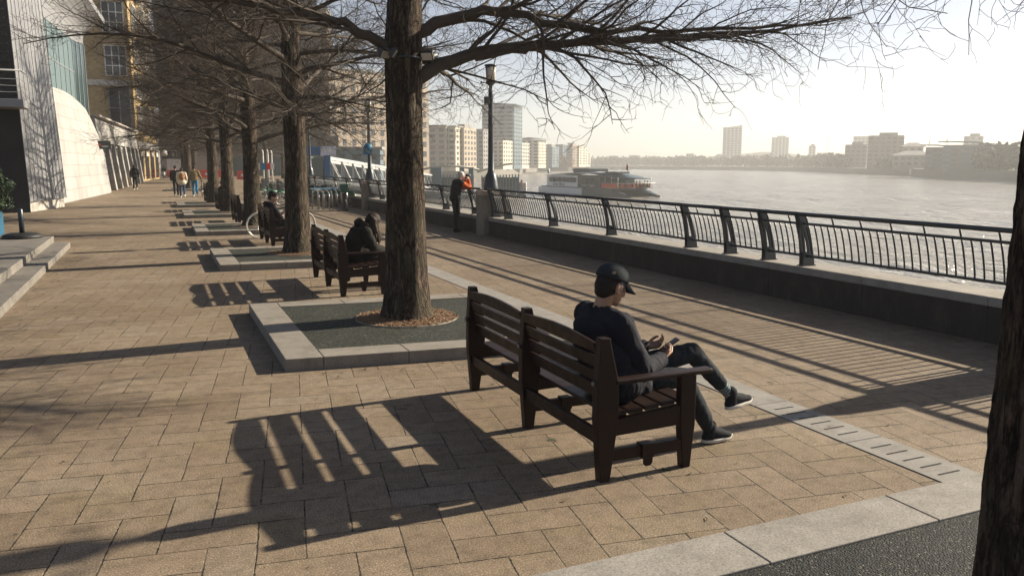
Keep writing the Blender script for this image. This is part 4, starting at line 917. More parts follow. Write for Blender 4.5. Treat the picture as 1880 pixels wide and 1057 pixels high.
def brick(name, c1, c2, mo):
    t = NT(name); p = t.pos(); xy = t.n('ShaderNodeSeparateXYZ'); t.l(p, xy.inputs[0]); cb = t.n('ShaderNodeCombineXYZ'); t.l(t.math('ADD', xy.outputs[0], xy.outputs[1]), cb.inputs[0]); t.l(xy.outputs[2], cb.inputs[1])
    b = t.n('ShaderNodeTexBrick'); t.l(cb.outputs[0], b.inputs['Vector']); b.inputs['Scale'].default_value = 1; b.inputs['Brick Width'].default_value = .45; b.inputs['Row Height'].default_value = .15; b.inputs['Mortar Size'].default_value = .012
    b.inputs['Color1'].default_value = (*c1, 1); b.inputs['Color2'].default_value = (*c2, 1); b.inputs['Mortar'].default_value = (*mo, 1)
    c = t.mix(1.0, b.outputs['Color'], t.ramp(t.noise(p, .5, 5, .7), [(.3, .8), (.7, 1.05)]), 'MULTIPLY'); return t.out(c, .85)
M_ybrick = brick('yellow brick', (.36, .25, .11), (.42, .30, .14), (.30, .24, .15)); M_rbrick = brick('brown brick', (.15, .085, .055), (.19, .11, .075), (.16, .13, .11))
M_glass = simple('dark window glass', (.018, .025, .032), .12, .3, .6, .02, .002, Specular_IOR_Level=.7)
M_teal = simple('teal facade glass', (.165, .23, .245), .22, .12, .5, .02, .002, Specular_IOR_Level=.6); M_teald = simple('dark teal glass', (.035, .06, .065), .15, .3, .5, .02, .002, Specular_IOR_Level=.7)
M_white = simple('white frame paint', (.66, .64, .60), .5, .1); M_grey = simple('grey metal', (.22, .23, .24), .45, .15); M_stoneband = simple('pale stone band', (.5, .46, .40), .8, .15)
# ---- leaning metal fin with standing seams
A0, B0, A1, B1 = V(-4.72, 37.7, 0), V(-3.79, 41.9, 0), V(-5.02, 37.7, 14), V(-4.36, 41.9, 14)
g = thing('clad_building', 'tall grey ribbed metal wall leaning back, with tree shadows on it', 'building', (-4.5, 39, 0))
o_ = V(-4.5, 39, 0); m = MB(); bk = V(-8.5, 1.6, 0); zb = .42
lerp = lambda a, b, t_: a + (b - a) * t_
q = [lerp(A0, A1, zb / 14), lerp(B0, B1, zb / 14), B1, A1]; v = q + [x + bk for x in q]
m.add(np.array(v) - o_, [(0, 1, 2, 3), (7, 6, 5, 4), (1, 5, 6, 2), (3, 2, 6, 7), (4, 5, 1, 0)]); m.build('wall', M_clad, g)
m = MB(); nrm = unit(np.cross(B0 - A0, A1 - A0))
for i in range(0, 11):
    t_ = i / 10; a, b = lerp(lerp(A0, B0, t_), lerp(A1, B1, t_), zb / 14), lerp(A1, B1, t_ + .0); m.beam(a + nrm * .012 - o_, b + nrm * .012 - o_, .016, .022)
m.build('standing_seams', M_clad, g)['kind'] = 'stuff'
m = MB(); q = [A0 + nrm * -.12, B0 + nrm * -.12]; v = [x + V(0, 0, z) for z in (0, zb + .05) for x in (q[0], q[1], q[1] + bk, q[0] + bk)]
m.add(np.array(v) - o_, [(0, 1, 5, 4), (4, 5, 6, 7), (1, 2, 6, 5), (3, 0, 4, 7)]); m.build('plinth', M_limedark, g)
m = MB(); m.add(np.array([A0 + V(.0, -.02, 0), A0 + V(-8, -.6, 0), A1 + V(-8, -.6, 0), A1 + V(0, -.02, 0)]) - o_, [(0, 3, 2, 1)]); m.build('painted_shade_wall', M_black, g)  # flat side sheet; the shade there is painted in as near-black colour
m = MB()
for i in range(26):
    z = 5.6 + i * .32; x1 = -4.79 - (z / 14) * .3; m.box(V(x1 - 3.0, 37.52, z) - o_, (5.9, .10, .05))
m.build('louvres', M_louv, g)['kind'] = 'stuff'
m = MB(); m.b2(V(-11, 36.0, 4.05) - o_, V(-4.42, 37.55, 4.36) - o_); m.build('balcony_slab', M_clad, g, bevel=.02)
m = MB()
for z in (4.62, 4.86, 5.1): m.bar(V(-11, 36.1, z) - o_, V(-4.5, 36.1, z) - o_, .013); m.bar(V(-4.5, 36.1, z) - o_, V(-4.5, 37.5, z) - o_, .013)
m.bar(V(-11, 36.1, 5.42) - o_, V(-4.45, 36.1, 5.42) - o_, .035); m.bar(V(-4.45, 36.1, 5.42) - o_, V(-4.45, 37.5, 5.42) - o_, .035)
for x in (-4.5, -5.6, -6.7, -7.8): m.bar(V(x, 36.1, 4.36) - o_, V(x, 36.1, 5.42) - o_, .02)
m.build('balcony_railing', M_grey, g)
# ---- curved limestone building with glass above
g = thing('limestone_building', 'curved pale limestone wall with teal glass and a swept metal canopy above', 'building', (-4, 54, 0)); o_ = V(-4, 54, 0)
Lc = [V(-4.36, 44, 0), V(-4.44, 44, 2), V(-4.52, 44, 4), V(-4.62, 44, 5.6)]
Rc = [(-2.80, 60, 0), (-2.86, 60, .8), (-2.93, 60, 1.6), (-3.02, 60, 2.4), (-3.16, 59.9, 3.2), (-3.36, 59.6, 3.95), (-3.55, 59.0, 4.6), (-3.80, 58, 5.3)]
Rc = np.array(Rc); P = []
for iv in range(17):
    f = iv / 16; r_ = np.array([np.interp(f * 7, range(8), Rc[:, k]) for k in range(3)]); l_ = V(-4.36 - .3 * f, 44, 5.55 * f); row = []
    for iu in range(25):
        t_ = iu / 24; p = l_ * (1 - t_) + r_ * t_; p[0] += .28 * math.sin(t_ * math.pi * .5) * 0; p[2] = (l_[2] * (1 - t_ ** 3) + r_[2] * t_ ** 3) + .25 * f * math.sin(math.pi * t_); row.append(p - o_)
    P.append(row)
m = MB(); P = np.array(P); m.grid(P); cap_ = [P[-1], P[-1] + V(-1.5, .2, 0)]; m.grid(cap_)
e = P[:, -1]; m.grid([e, e + V(-2.5, .6, 0)], smooth=False); m.build('stone_wall', M_lime, g)
m = MB(); tb = [V(-5.3, 44, 5.7), V(-4.60, 52, 5.75), V(-4.22, 58, 5.6)]; tt = [V(-5.35, 44, 9.35), V(-4.68, 52, 9.4), V(-4.22, 58, 9.4)]
for i in range(9):
    pass
def wallpanel(name, a, b, z0, z1, n, rows, mat, parent, off, frame=M_grey, dz=None):
    """glass wall between two plan points with mullions; each pane its own mesh"""
    a, b = V(*a), V(*b); d = (b - a)[:2]; L = np.linalg.norm(d); ang = math.atan2(d[1], d[0])
    mm = MB()
    for i in range(n + 1): mm.box(np.append(a[:2] + d * i / n, (z0 + z1) / 2) - off, (.07, .10, z1 - z0), ang)
    for r_ in range(rows + 1): mm.box(np.append((a + b)[:2] / 2, z0 + (z1 - z0) * r_ / rows) - off, (L, .085, .06), ang)
    mm.build('mullions', frame, parent)
    for i in range(n):
        for r_ in range(rows):
            mm = MB(); za, zb_ = z0 + (z1 - z0) * r_ / rows + .03, z0 + (z1 - z0) * (r_ + 1) / rows - .03
            mm.box(np.append(a[:2] + d * (i + .5) / n, (za + zb_) / 2) - off, (L / n - .07, .03, zb_ - za), ang + 0.004 * ((i * 7 + r_ * 3) % 5 - 2)); mm.build(name, mat, parent)
wallpanel('glass_pane', (-5.3, 44, 0), (-4.27, 57.6, 0), 5.5, 9.45, 9, 2, M_teal, g, o_)
wallpanel('side_pane', (-4.27, 57.6, 0), (-3.78, 60, 0), 4.1, 9.45, 3, 1, M_teald, g, o_)
m = MB(); m.add(np.array([(-5.6, 44, 0), (-4.6, 57.6, 0), (-4.15, 60, 0), (-12, 61, 0), (-12, 44, 0), (-5.6, 44, 12), (-4.6, 57.6, 12), (-4.15, 60, 11), (-12, 61, 12), (-12, 44, 12)]) - o_, [(0, 1, 6, 5), (1, 2, 7, 6), (2, 3, 8, 7), (5, 6, 7, 8, 9)]); m.build('core_wall', M_black, g)
gl = [V(-5.35, 44, 9.45), V(-4.75, 51, 9.45), V(-4.25, 57.6, 9.45), V(-3.78, 60, 9.45), V(-4.4, 61.2, 9.45)]
ev = [V(-4.1, 44, 12.6), V(-3.6, 51, 12.2), V(-3.0, 58, 11.6), V(-2.55, 62, 11.1), V(-3.9, 63, 11.4)]
P = []
for f in np.linspace(0, 1, 10): P.append([a + (b - a) * V(f ** 2.2, f ** 1.6, f ** .75) - o_ for a, b in zip(gl, ev)])
m = MB(); m.grid(P); top = np.array(P[-1]); m.grid([top, top + V(.05, .05, .28)], smooth=False); m.grid([top + V(.05, .05, .28), top + V(-6, 0, .9)]); m.build('canopy', M_clad, g)
m = MB()
for k in range(1, 9): m.tube(np.array([a + (b - a) * V((k / 9) ** 2.2, (k / 9) ** 1.6, (k / 9) ** .75) - o_ for a, b in zip(gl, ev)]) + V(.012, 0, 0), .012, 4)
m.build('canopy_seams', M_grey, g)
# ---- low stone arcade
g = thing('stone_arcade', 'low pale stone building with slanted pilasters and dark windows', 'building', (-2.5, 77, 0)); o_ = V(-2.5, 77, 0)
a, b = V(-3.55, 61, 0), V(-1.72, 92, 0); d = unit(b - a); nn = V(d[1], -d[0], 0)
m = MB(); bkv = V(-6, 0, 0); v = [a + nn * -.1, b + nn * -.1, b + bkv, a + bkv]; v = v + [p + V(0, 0, 3.35) for p in v]
m.add(np.array(v) - o_, [(0, 1, 5, 4), (1, 2, 6, 5), (3, 0, 4, 7)]); m.build('back_wall', M_black, g)
m = MB(); v = [a + nn * .2, b + nn * .2, b + bkv, a + bkv]; v = [p + V(0, 0, 3.35) for p in v] + [p - nn * .15 + V(0, 0, 5.0) for p in v]; m.add(np.array(v) - o_, [(0, 1, 5, 4), (1, 2, 6, 5), (3, 0, 4, 7), (4, 5, 6, 7), (0, 3, 2, 1)]); m.build('upper_wall', M_lime, g)
m = MB(); m.beam(a + nn * .12 + V(0, 0, 5.06) - o_, b + nn * .12 + V(0, 0, 5.06) - o_, .5, .12); m.build('coping', M_limedark, g)
for i in range(8):
    p = a + (b - a) * (i + .15) / 7.4; h_ = .42; m = MB()
    m.add(np.array([p - d * h_ - nn * .1, p + d * h_ - nn * .1, p + d * h_ + nn * .62, p - d * h_ + nn * .62] + [x + V(0, 0, 3.36) for x in (p - d * h_ - nn * .1, p + d * h_ - nn * .1, p + d * h_ + nn * .24, p - d * h_ + nn * .24)]) - o_, [(0, 1, 5, 4), (1, 2, 6, 5), (2, 3, 7, 6), (3, 0, 4, 7), (4, 5, 6, 7)])
    m.build('pilaster', M_lime, g)
for i in range(7):
    p = a + (b - a) * (i + .65) / 7.4
    w_ = MB(); w_.box(p + V(0, 0, 2.0) - o_, (3.0, .06, 2.4), math.atan2(d[1], d[0])); wo = w_.build('window', M_glass, g)
    w_ = MB(); ang = math.atan2(d[1], d[0])
    for s_ in (-1.45, 0, 1.45): w_.box(p + d * s_ + nn * .04 + V(0, 0, 2.0) - o_, (.07, .05, 2.4), ang)
    for z_ in (.82, 2.6, 3.18): w_.box(p + nn * .04 + V(0, 0, z_) - o_, (3.0, .05, .07), ang)
    w_.build('frame', M_white, wo); w_ = MB(); w_.box(p + nn * .05 + V(0, 0, .4) - o_, (3.0, .3, .75), ang); w_.build('sill_wall', M_ybrick, g)
# ---- hanging sign on the limestone wall
g = thing('hanging_sign', 'small dark grey projecting sign with a red mark on the limestone wall', 'sign', (-3.05, 58.6, 3.1))
m = MB(); m.b2((-.47, -.04, -.27), (.50, .04, .27)); m.build('panel', simple('sign grey', (.035, .045, .045), .5, .1), g, bevel=.01)
m = MB(); m.bar((-.9, 0, .2), (-.47, 0, .2), .02); m.bar((-.9, 0, -.2), (-.47, 0, -.2), .02); m.bar((-.9, 0, -.6), (-.9, 0, .4), .02); m.build('bracket', M_dark, g)
M_signred = simple('sign red', (.55, .03, .02), .5, .05)
m = MB()
for k, (x, z, r_) in enumerate([(-.22, .02, .06), (-.15, .05, .05), (-.10, -.01, .05), (-.17, -.04, .045)]): m.lathe([(r_, 0), (r_, .01)], 14, (x, z, 0))
red = m.build('red_mark', M_signred, g); red.rotation_euler = (R(90), 0, 0); red.location = (0, -.041, 0)
def text_mesh(s, size, mat, parent, loc, rot, name='lettering', ext=.004):
    c = bpy.data.curves.new('txt', 'FONT'); c.body = s; c.size = size; c.extrude = ext; c.align_x = 'CENTER'; c.align_y = 'CENTER'; c.resolution_u = 3
    o = bpy.data.objects.new('txt', c); col.objects.link(o); dg = bpy.context.evaluated_depsgraph_get(); me = bpy.data.meshes.new_from_object(o.evaluated_get(dg)); bpy.data.objects.remove(o); bpy.data.curves.remove(c)
    me.name = name; me.materials.clear(); me.materials.append(mat); n = bpy.data.objects.new(name, me); col.objects.link(n); n.parent = parent; n.location = loc; n.rotation_euler = rot; return n
m = MB()
for k in range(7): m.b2((-.02 + k * .055, -.045, -.12 - .01 * (k % 2)), (.02 + k * .055, -.041, -.06))
m.build('small_print', M_white, g)
# ---- yellow brick building
g = thing('brick_building', 'tall yellow brick building with white framed bay windows and a shaded end wall', 'building', (-1.4, 93, 0)); o_ = V(-1.4, 93, 0)
a, b = V(-1.62, 92, 0), V(.45, 110, 0); H_ = 30
m = MB(); v = [a, b, V(-16, 111, 0), V(-16, 92, 0)]; v = v + [p + V(.0, 0, H_) for p in v]; m.add(np.array(v) - o_, [(0, 1, 5, 4), (1, 2, 6, 5), (2, 3, 7, 6), (3, 0, 4, 7), (4, 5, 6, 7)]); m.build('brick_wall', M_ybrick, g)
d = unit(b - a); nn = V(d[1], -d[0], 0); ang = math.atan2(d[1], d[0]); L = np.linalg.norm(b - a)
m = MB(); m.box((a + b) / 2 + nn * .05 + V(0, 0, 3.75) - o_, (L + .2, .3, .75), ang); m.build('stone_band', M_lime, g)
m = MB(); m.b2(V(-16, 91.75, 9.55) - o_, V(-1.5, 91.99, 10.1) - o_); m.build('end_band', M_stoneband, g)
for i in range(4):
    p = a + d * (2.4 + i * 4.4); m = MB(); m.box(p + nn * .02 + V(0, 0, 1.75) - o_, (2.5, .12, 3.1), ang); so = m.build('shop_opening', M_glass, g)
    m = MB(); m.box(p + nn * .10 + V(0, 0, 2.9) - o_, (1.5, .06, .5), ang); m.build('shop_sign', M_white, so)
def window(p, w_, h_, ang, nn, parent, off, cols=2, rows=3, fr=M_white, name='window'):
    m = MB(); m.box(p - off, (w_, .08, h_), ang); wo = m.build(name, M_glass, parent); m = MB(); dd = V(math.cos(ang), math.sin(ang), 0)
    for i in range(cols + 1): m.box(p + dd * (w_ * (i / cols - .5)) + nn * .06 - off, (.09, .08, h_ + .09), ang)
    for i in range(rows + 1): m.box(p + nn * .06 + V(0, 0, h_ * (i / rows - .5)) - off, (w_, .07, .08), ang)
    m.build('frame', fr, wo); return wo
for fl in range(7):
    z = 6.5 + fl * 3.4
    if z > H_ - 2: break
    for i in range(3):
        p = a + d * (3.2 + i * 5.6) + nn * .05 + V(0, 0, z); window(p, 3.0, 2.5, ang, nn, g, o_, 3, 2)
    for i in range(2):
        p = a + d * (6.0 + i * 5.6) + nn * .35 + V(0, 0, z); m = MB(); m.box(p - o_, (1.6, .7, 2.9), ang); m.build('bay', M_stoneband, g); window(p + nn * .38, 1.3, 2.2, ang, nn, g, o_, 2, 2)
for z, h_ in ((7.4, 3.9),): window(V(-2.9, 91.97, z), 1.9, h_, 0, V(0, -1, 0), g, o_, 2, 2, M_grey)
for z in (12.0, 16.2, 20.4, 24.6): window(V(-3.0, 91.97, z), 1.9, 2.9, 0, V(0, -1, 0), g, o_, 3, 3)
for z in (12.0, 16.2, 20.4): window(V(-7.6, 91.97, z), 1.9, 2.9, 0, V(0, -1, 0), g, o_, 3, 3)
# ---- shops at the far end
g = thing('shop_building', 'far shop building with a dark fascia, round sign and shaded glass tower above', 'building', (10, 125, 0)); o_ = V(10, 125, 0)
M_pinkst = simple('pinkish stone', (.36, .29, .25), .8, .15, .6)
m = MB(); m.b2(V(.75, 125, 0) - o_, V(9, 140, 4.0) - o_); m.build('shop_wall', M_pinkst, g)
m = MB(); m.b2(V(9.05, 125.5, 0) - o_, V(26, 140, 4.0) - o_); m.build('arcade_wall', M_teald, g)
m = MB(); m.b2(V(.7, 126, 4.01) - o_, V(26, 140, 6.0) - o_); m.build('terrace_glass', M_teald, g); m = MB(); m.b2(V(.7, 124.8, 4.0) - o_, V(26, 125.98, 4.2) - o_); m.build('terrace_slab', M_grey, g)
m = MB(); m.b2(V(1.0, 129, 6.01) - o_, V(24, 145, 46) - o_); m.build('tower', M_teald, g)
m = MB()
for fl in range(11): m.b2(V(.98, 128.85, 7.5 + fl * 3.5) - o_, V(24.02, 128.99, 8.0 + fl * 3.5) - o_)
for k in range(9): m.b2(V(1.2 + k * 2.7, 128.8, 6) - o_, V(1.45 + k * 2.7, 128.98, 46) - o_)
m.build('tower_grid', M_rbrick, g)
M_ink = simple('ink blue fascia', (.012, .014, .03), .5); m = MB(); m.b2(V(.9, 124.8, 2.5) - o_, V(3.5, 124.99, 3.55) - o_); fa = m.build('fascia', M_ink, g)
M_gold = simple('gold lettering', (.55, .36, .08), .4); text_mesh('8', .75, M_gold, fa, V(2.38, 124.78, 3.02) - o_, (R(90), 0, 0)); text_mesh('1', .75, M_gold, fa, V(2.85, 124.78, 3.02) - o_, (R(90), 0, 0))
m = MB(); m.b2(V(1.5, 124.9, .1) - o_, V(3.4, 124.99, 2.48) - o_); m.build('shop_window', M_white, g)
m = MB(); m.lathe([(.48, 0), (.48, .12)], 24); rs_ = m.build('round_sign', simple('round sign cream', (.55, .5, .44), .5, .2, 12), g); rs_.location = V(1.15, 123.6, 3.25) - o_; rs_.rotation_euler = (R(90), 0, 0)
# red plastic barriers
M_red = simple('red barrier plastic', (.62, .045, .02), .45, .1)
def barrier(x, y, rz, lb):
    g = thing('road_barrier', lb, 'barrier', (x, y, 0), rz, 'red plastic barriers by the far shops')
    m = MB(); m.prism([(-.18, 0), (.18, 0), (.11, .25), (.08, 1.0), (-.08, 1.0), (-.11, .25)], 0, -.95, .95); m.build('body', M_red, g, bevel=.03)
    m = MB(); m.b2((-.5, -.12, .35), (-.2, .12, .65)); m.b2((.2, -.12, .35), (.5, .12, .65)); m.build('slot', M_white, g)
bl = ['red plastic barrier nearest the scooter by the far shop', 'red plastic barrier second from the scooter', 'red plastic barrier left of the walking couple', 'red plastic barrier seen above the walking couple', 'red plastic barrier right of the olive jacket', 'red plastic barrier seen between two far trunks']
for i, (x, y) in enumerate([(2.3, 118), (3.9, 118.6), (5.4, 118.2), (6.3, 112), (7.6, 112.5), (9.6, 100)]): barrier(x, y, .1 * (-1) ** i, bl[i])
# scooter with rider
g = thing('scooter', 'small motor scooter parked in front of the far shop', 'scooter', (.95, 113.5, 0), R(80))
for x in (-.6, .62):
    m = MB(); a_ = np.arange(25) * 2 * math.pi / 24; m.tube([(x + .21 * math.cos(t_), 0, .25 + .21 * math.sin(t_)) for t_ in a_], .055, 6, caps=False); m.build('wheel', M_dark, g)
m = MB(); m.prism([(-.75, .45), (-.2, .35), (.1, .25), (.4, .3), (.55, .95), (.45, 1.0), (.25, .5), (-.1, .5), (-.15, .72), (-.75, .78)], 1, -.15, .15); m.build('fairing', M_white, g, bevel=.03)
m = MB(); m.ell((-.42, 0, .82), (.36, .14, .07)); m.build('seat', M_dark, g); m = MB(); m.bar((.42, -.35, 1.08), (.42, .35, 1.08), .025); m.bar((.5, 0, .9), (.42, 0, 1.08), .03); m.build('handlebar', M_dark, g)
J, f, l, s = stand(.95, 113.2, R(80), 1.7, 0); 
for k in J: J[k] = J[k] + V(0, 0, -.12)
for q in 'LR': J['kn' + q] += f * .32 + V(0, 0, .08); J['an' + q] += f * .2 + V(0, 0, .12); J['toe' + q] += f * .2 + V(0, 0, .12)
figure('rider in dark clothes sitting on the scooter by the far shop', J, dict(voxel=.03, bvoxel=.022, head_B=basis(R(80)), skin=SK1, top=BLACK, bottom=NAVY, shoe=SHOE, hair=HDARK, base=(.95, 113.2, .1)))
# ---- bush in a blue planter, bollard with a round base
M_leaf = simple('shrub leaves', (.045, .075, .035), .55, .6, 3, .1, .002, Specular_IOR_Level=.4); M_planter = simple('blue planter', (.015, .10, .18), .45, .2)
g = thing('potted_bush', 'round green bush in a blue planter at the left edge', 'bush', (-3.75, 22.6, .27))
m = MB(); m.b2((-.55, -.35, 0), (.28, .35, .55)); m.build('planter', M_planter, g, bevel=.02)
rng = np.random.default_rng(5); m = MB(); n = 5200; d_ = rng.normal(size=(n, 3)); d_ /= np.linalg.norm(d_, axis=1)[:, None]; rad = rng.uniform(.25, 1, n) ** .42
lump = 1 + .22 * np.sin(d_[:, 0] * 5 + 1) * np.sin(d_[:, 1] * 6) + .12 * np.sin(d_[:, 2] * 9)
c_ = d_ * (rad * lump)[:, None] * V(.62, .62, .58) + V(-.05, 0, 1.08); q1 = rng.normal(size=(n, 3)); q1 /= np.linalg.norm(q1, axis=1)[:, None]; q2 = np.cross(q1, rng.normal(size=(n, 3))); q2 /= np.linalg.norm(q2, axis=1)[:, None]
Lf = rng.uniform(.035, .06, n)[:, None]; vv = np.stack([c_ - q1 * Lf, c_ + q2 * Lf * .35, c_ + q1 * Lf, c_ - q2 * Lf * .35], 1).reshape(-1, 3); m.add(vv, [(4 * i, 4 * i + 1, 4 * i + 2, 4 * i + 3) for i in range(n)]); m.build('foliage', M_leaf, g)
m = MB()
for i in range(9): a_ = i * .7; m.tube([(-.05, 0, .5), (.1 * math.cos(a_), .1 * math.sin(a_), .75), (.35 * math.cos(a_), .35 * math.sin(a_), 1.15)], [.018, .014, .006], 5)
m.build('stems', M_twig, g)
g = thing('bollard', 'short dark metal bollard on a round black base above the steps', 'bollard', (-2.92, 21.6, .27))
m = MB(); m.lathe([(.40, 0), (.42, .03), (.40, .075), (.30, .11), (.08, .12)], 32); m.build('round_base', simple('black rubber base', (.012, .013, .014), .6), g)
m = MB(); m.lathe([(.055, .11), (.055, .66), (.045, .67)], 18); m.build('post', M_iron, g)
# ================================================================== bicycles, stands, pier
M_tyre = simple('tyre rubber', (.015, .015, .016), .8); M_rim = simple('bright rim', (.6, .58, .54), .3, .1, Metallic=.6); M_green = simple('green bike panel', (.010, .085, .05), .4, .15)
def make_bike(label, loc, rz, frame, mud, tyre=M_tyre, group=None, R_=.335, wb=1.06):
    g = thing('bicycle', label, 'bicycle', loc, rz, group); a_ = np.arange(33) * 2 * math.pi / 32
    for x in (-wb / 2, wb / 2):
        m = MB(); m.tube([(x + (R_ - .018) * math.cos(t_), 0, R_ + (R_ - .018) * math.sin(t_)) for t_ in a_], .019, 7, caps=False); w_ = m.build('wheel', tyre, g)
        m = MB(); m.tube([(x + (R_ - .045) * math.cos(t_), 0, R_ + (R_ - .045) * math.sin(t_)) for t_ in a_], .010, 6, caps=False); m.build('rim', M_rim, w_)
        m = MB()
        for k in range(16):
            t_ = k * math.pi / 8; m.bar((x, .03 * (-1) ** k, R_), (x + (R_ - .05) * math.cos(t_), 0, R_ + (R_ - .05) * math.sin(t_)), .0022, 3)
        m.bar((x, -.06, R_), (x, .06, R_), .022, 8); m.build('spokes', M_rim, w_)
    bb, st, hd, rr_, ff = V(-.12, 0, .29), V(-.27, 0, .80), V(.36, 0, .82), V(-wb / 2, 0, R_), V(wb / 2, 0, R_)
    m = MB()
    for p, q, r_ in ((bb, st, .018), (bb, V(.40, 0, .62), .024), (st * .9 + bb * .1, hd, .019), (hd, V(.41, 0, .60), .022)): m.bar(p, q, r_, 8)
    for s_ in (-.045, .045):
        m.bar(bb + V(0, s_, 0), rr_ + V(0, s_, 0), .010, 6); m.bar(st + V(0, s_ * .4, -.08), rr_ + V(0, s_, 0), .009, 6); m.bar(V(.41, s_, .60), ff + V(0, s_, 0), .013, 6)
    m.build('frame', frame, g)
    m = MB(); m.bar(hd, hd + V(-.04, 0, .2), .016); m.tube([hd + V(-.16, -.30, .22), hd + V(-.04, -.22, .22), hd + V(-.03, 0, .2), hd + V(-.04, .22, .22), hd + V(-.16, .30, .22)], .013, 7); m.build('handlebar', M_dark, g)
    m = MB(); m.bar(st, st + V(-.04, 0, .12), .014); m.ell(st + V(-.05, 0, .14), (.13, .075, .03), k=8); m.ell(st + V(.06, 0, .14), (.08, .03, .02), k=8); m.build('saddle', M_dark, g)
    m = MB(); m.lathe([(.09, -.01), (.09, .01)], 18); ch = m.build('crank', M_dark, g); ch.rotation_euler = (R(90), 0, 0); ch.location = (-.12, -.05, .29)
    m = MB(); m.bar((-.12, -.07, .29), (-.02, -.09, .16), .012); m.box((-.02, -.14, .16), (.09, .09, .02)); m.bar((-.12, .07, .29), (-.22, .09, .42), .012); m.box((-.22, .14, .42), (.09, .09, .02)); m.build('pedals', M_dark, g)
    if mud:
        for x, t0, t1 in ((-wb / 2, .5, 2.9), (wb / 2, .35, 2.2)):
            P = []
            for t_ in np.linspace(t0, t1, 10): P.append([(x + (R_ + rr) * math.cos(t_), y_, R_ + (R_ + rr) * math.sin(t_)) for y_, rr in ((-.05, -.05), (-.04, .03), (.04, .03), (.05, -.05))])
            m = MB(); m.grid(P); m.build('mudguard', mud, g)
        m = MB(); m.prism([(-.80, .52), (-.30, .56), (-.34, .78), (-.74, .74)], 1, -.06, .06); m.build('skirt_guard', mud, g, bevel=.02)
        m = MB(); m.prism([(.42, .72), (.66, .74), (.70, 1.0), (.44, .98)], 1, -.13, .13); m.build('basket', M_dark, g, bevel=.02)
    return g
make_bike('plain bicycle with pale tyres leaning behind the bench of the young man', (3.02, 22.45, 0), R(12), M_dark, None, simple('pale tyre', (.42, .40, .36), .6), None, .345, 1.24)
make_bike('bicycle pushed by the man with bright blue trousers', (2.42, 51.2, 0), R(88), M_dark, None)
hire = make_bike('green hire bicycle nearest the second tree, left of the bike hoops', (5.75, 39.0, 0), R(200), M_dark, M_green, group='green hire bicycles beside the river wall')
hl = ['green hire bicycle just left of the second tree', 'green hire bicycle behind the head of the young man', 'green hire bicycle in the near row, by the third tree', 'hire bicycle in the far row against the railing',
      'hire bicycle at the left end of the far row', 'hire bicycle second from the left in the far row', 'hire bicycle parked farthest along the railing', 'green hire bicycle right of the second tree beside the hoops', 'hire bicycle deep behind the third tree', 'hire bicycle parked in the hoops', 'hire bicycle leaning in the last hoop']
for i, (x, y, a) in enumerate([(5.6, 40.6, 205), (5.3, 42.2, 200), (5.0, 43.9, 205), (6.7, 46.0, 195), (6.1, 48.0, 200), (6.4, 50.0, 190), (6.7, 53, 195), (6.9, 38.4, 170), (5.2, 46, 200), (7.0, 37.5, 182), (7.35, 36.3, 176)]): copy_tree(hire, (x, y, 0), R(a), hl[i])
# parking hoops joined by a blue top rail
def hoop(x, y, rz, lb, blue=False):
    g = thing('bike_hoop', lb, 'bike stand', (x, y, 0), rz, 'steel bike hoops')
    P = [(-.38, 0, 0), (-.38, 0, .55)] + [(-.38 * math.cos(t_), 0, .55 + .27 * math.sin(t_)) for t_ in np.linspace(.25, math.pi - .25, 9)] + [(.38, 0, .55), (.38, 0, 0)]
    m = MB(); m.tube(P, .028, 8); m.build('hoop', M_chrome, g)
    m = MB(); m.lathe([(.06, 0), (.06, .01)], 12, (-.38, 0, 0)); m.lathe([(.06, 0), (.06, .01)], 12, (.38, 0, 0)); m.build('foot_plate', M_grey, g)
hp = ['first', 'second', 'third', 'fourth', 'fifth', 'sixth', 'seventh']
for i, (x, y) in enumerate([(6.25, 35.4), (6.45, 35.3), (6.65, 35.2), (6.95, 36.1), (7.15, 36.0), (7.35, 35.9), (7.55, 35.8)]): hoop(x, y, R(100), f'bright steel bike hoop, {hp[i]} from the second tree')
rl = tag(MB().beam((6.1, 35.9, .86), (7.4, 36.4, .86), .10, .05).build('rack_rail', simple('blue rack rail', (.06, .16, .25), .5)), 'blue rail across the tops of the bike hoops', 'rail')
m = MB(); m.bar((6.2, 35.95, 0), (6.2, 35.95, .84), .02); m.bar((7.3, 36.36, 0), (7.3, 36.36, .84), .02); m.build('rail_leg', M_grey, rl)['kind'] = 'stuff'
g = thing('dock_terminal', 'green and black bike dock terminal right of the hoops', 'terminal', (7.1, 33.6, 0))
m = MB(); m.b2((-.09, -.07, 0), (.09, .07, .75)); m.lathe([(.14, 0), (.12, .3), (.08, .5)], 12); m.build('post', M_dark, g, bevel=.02); m = MB(); m.prism([(-.13, .76), (.13, .76), (.19, 1.12), (-.19, 1.12)], 1, -.08, .08); m.build('head', M_green, g, bevel=.02)
M_bluesg = simple('royal blue paint', (.004, .07, .20), .4, .1)
for i, (x, y, c_, lb) in enumerate([(6.05, 55, M_white, 'leftmost slim white post by the third tree'), (6.6, 56.5, M_bluesign, 'slim post with a blue plate by the third tree'), (7.1, 58, M_signred, 'slim post with a red plate by the third tree'), (7.6, 60, M_white, 'slim white post nearest the pier gate')]):
    g = thing('sign_post', lb, 'sign post', (x, y, 0)); m = MB(); m.tube([(0, 0, 0), (0, 0, 2.7), (-.05, 0, 2.85)], .045, 8); m.build('post', M_white, g); m = MB(); m.b2((-.14, -.07, 1.5), (.14, -.05, 1.95)); m.build('plate', c_, g)
